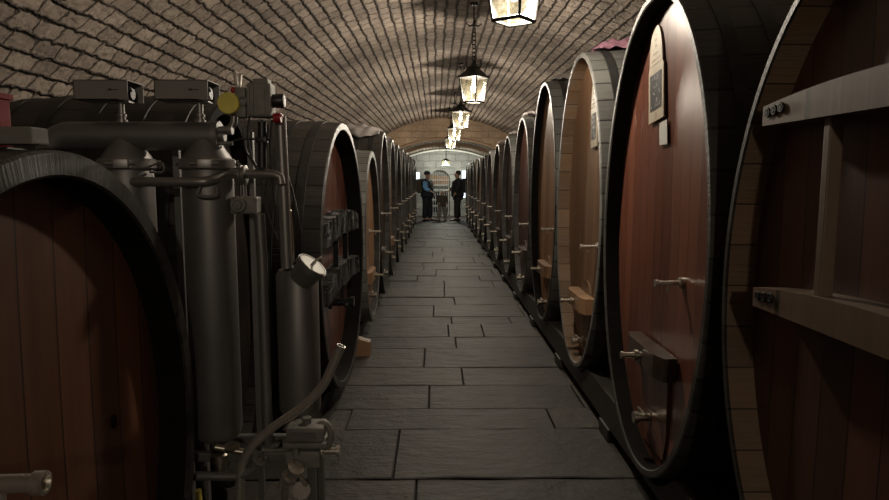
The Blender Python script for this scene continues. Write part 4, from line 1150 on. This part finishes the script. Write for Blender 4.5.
    for sg in (1, -1):
        dx = sg * step * h; m = MB(); m.ball((dx + .045 * h, sg * stance * .6 * h, .021 * h), .085 * h, .03 * h, .02 * h, 14, 8); m.box((dx - .035 * h, sg * stance * .6 * h - .026 * h, 0), (dx + .125 * h, sg * stance * .6 * h + .026 * h, .012 * h), .004); m.build('shoe', M[shoes], r)
    if hat:
        m = MB(); m.ball((0, 0, .957 * h), .058 * h, .056 * h, .05 * h, 16, 10); m.ring((.0, 0, .947 * h), (0, 0, 1), .054 * h, .008 * h, 24, 8); m.build('hat', M[hat], r)
    elif hair:
        m = MB(); m.ball((-.012 * h, 0, .95 * h), .052 * h, .056 * h, .055 * h, 16, 10); m.build('hair', M['hair'], r)
    if pack:
        m = MB(); m.obox((-.125 * h, 0, .70 * h), ((1, 0, .06), (0, 1, 0), (-.06, 0, 1)), (.13 * h, .19 * h, .29 * h), .04 * h); m.obox((-.185 * h, 0, .665 * h), ((1, 0, .06), (0, 1, 0), (-.06, 0, 1)), (.04 * h, .12 * h, .14 * h), .018 * h)
        bp = m.build('backpack', M[pack], r)
        m = MB()
        for sg in (1, -1): m.tube(smooth_path([(-.08 * h, sg * .06 * h, .80 * h), (0, sg * .065 * h, .845 * h), (.085 * h, sg * .06 * h, .76 * h), (.05 * h, sg * .095 * h, .66 * h), (-.06 * h, sg * .08 * h, .62 * h)], 4), .009 * h, 8)
        m.build('strap', M[pack], bp)
    return r


person('person at left in dark hat and blue-sleeved coat wearing a backpack', (-.31, 22.5, 0), D2(-20), 1.74,
       [((.0, .13, .65), (.07, .11, .56)), ((.02, -.13, .65), (.11, -.11, .60))], 'navy', 'jean', 'blackp', hat='navy', pack='olive', fore_mat='blue', step=.03)
person('person at right in black coat and backpack, arm stretched down towards the child', (.76, 22.6, 0), D2(188), 1.76,
       [((.0, -.0 + .13, .65), (.06, .11, .55)), ((.05, -.13, .66), (.14, -.08, .60))], 'blackc', 'blackc', 'blackp', pack='blackc', step=.03)
person('small child in pale cap and grey trousers between the two adults', (.215, 22.75, 0), D2(-80), 1.07,
       [((.03, .13, .66), (.09, .11, .58)), ((.03, -.13, .66), (.09, -.10, .58))], 'olive', 'greyt', 'blackp', hat='shirt', stance=.16, step=.0)

# ------------------------------------------------------------------ world and view
w = bpy.data.worlds.new('world'); bpy.context.scene.world = w; w.use_nodes = True
w.node_tree.nodes['Background'].inputs[0].default_value = (.5, .48, .45, 1); w.node_tree.nodes['Background'].inputs[1].default_value = .02
sc = bpy.context.scene
sc.view_settings.view_transform = 'Standard'; sc.view_settings.look = 'None'; sc.view_settings.gamma = 1; sc.view_settings.exposure = 0
sc.view_settings.use_curve_mapping = False
sc.cycles.use_denoising = True
sc.cycles.max_bounces = 8; sc.cycles.transparent_max_bounces = 16
sc.cycles.sample_clamp_indirect = 4
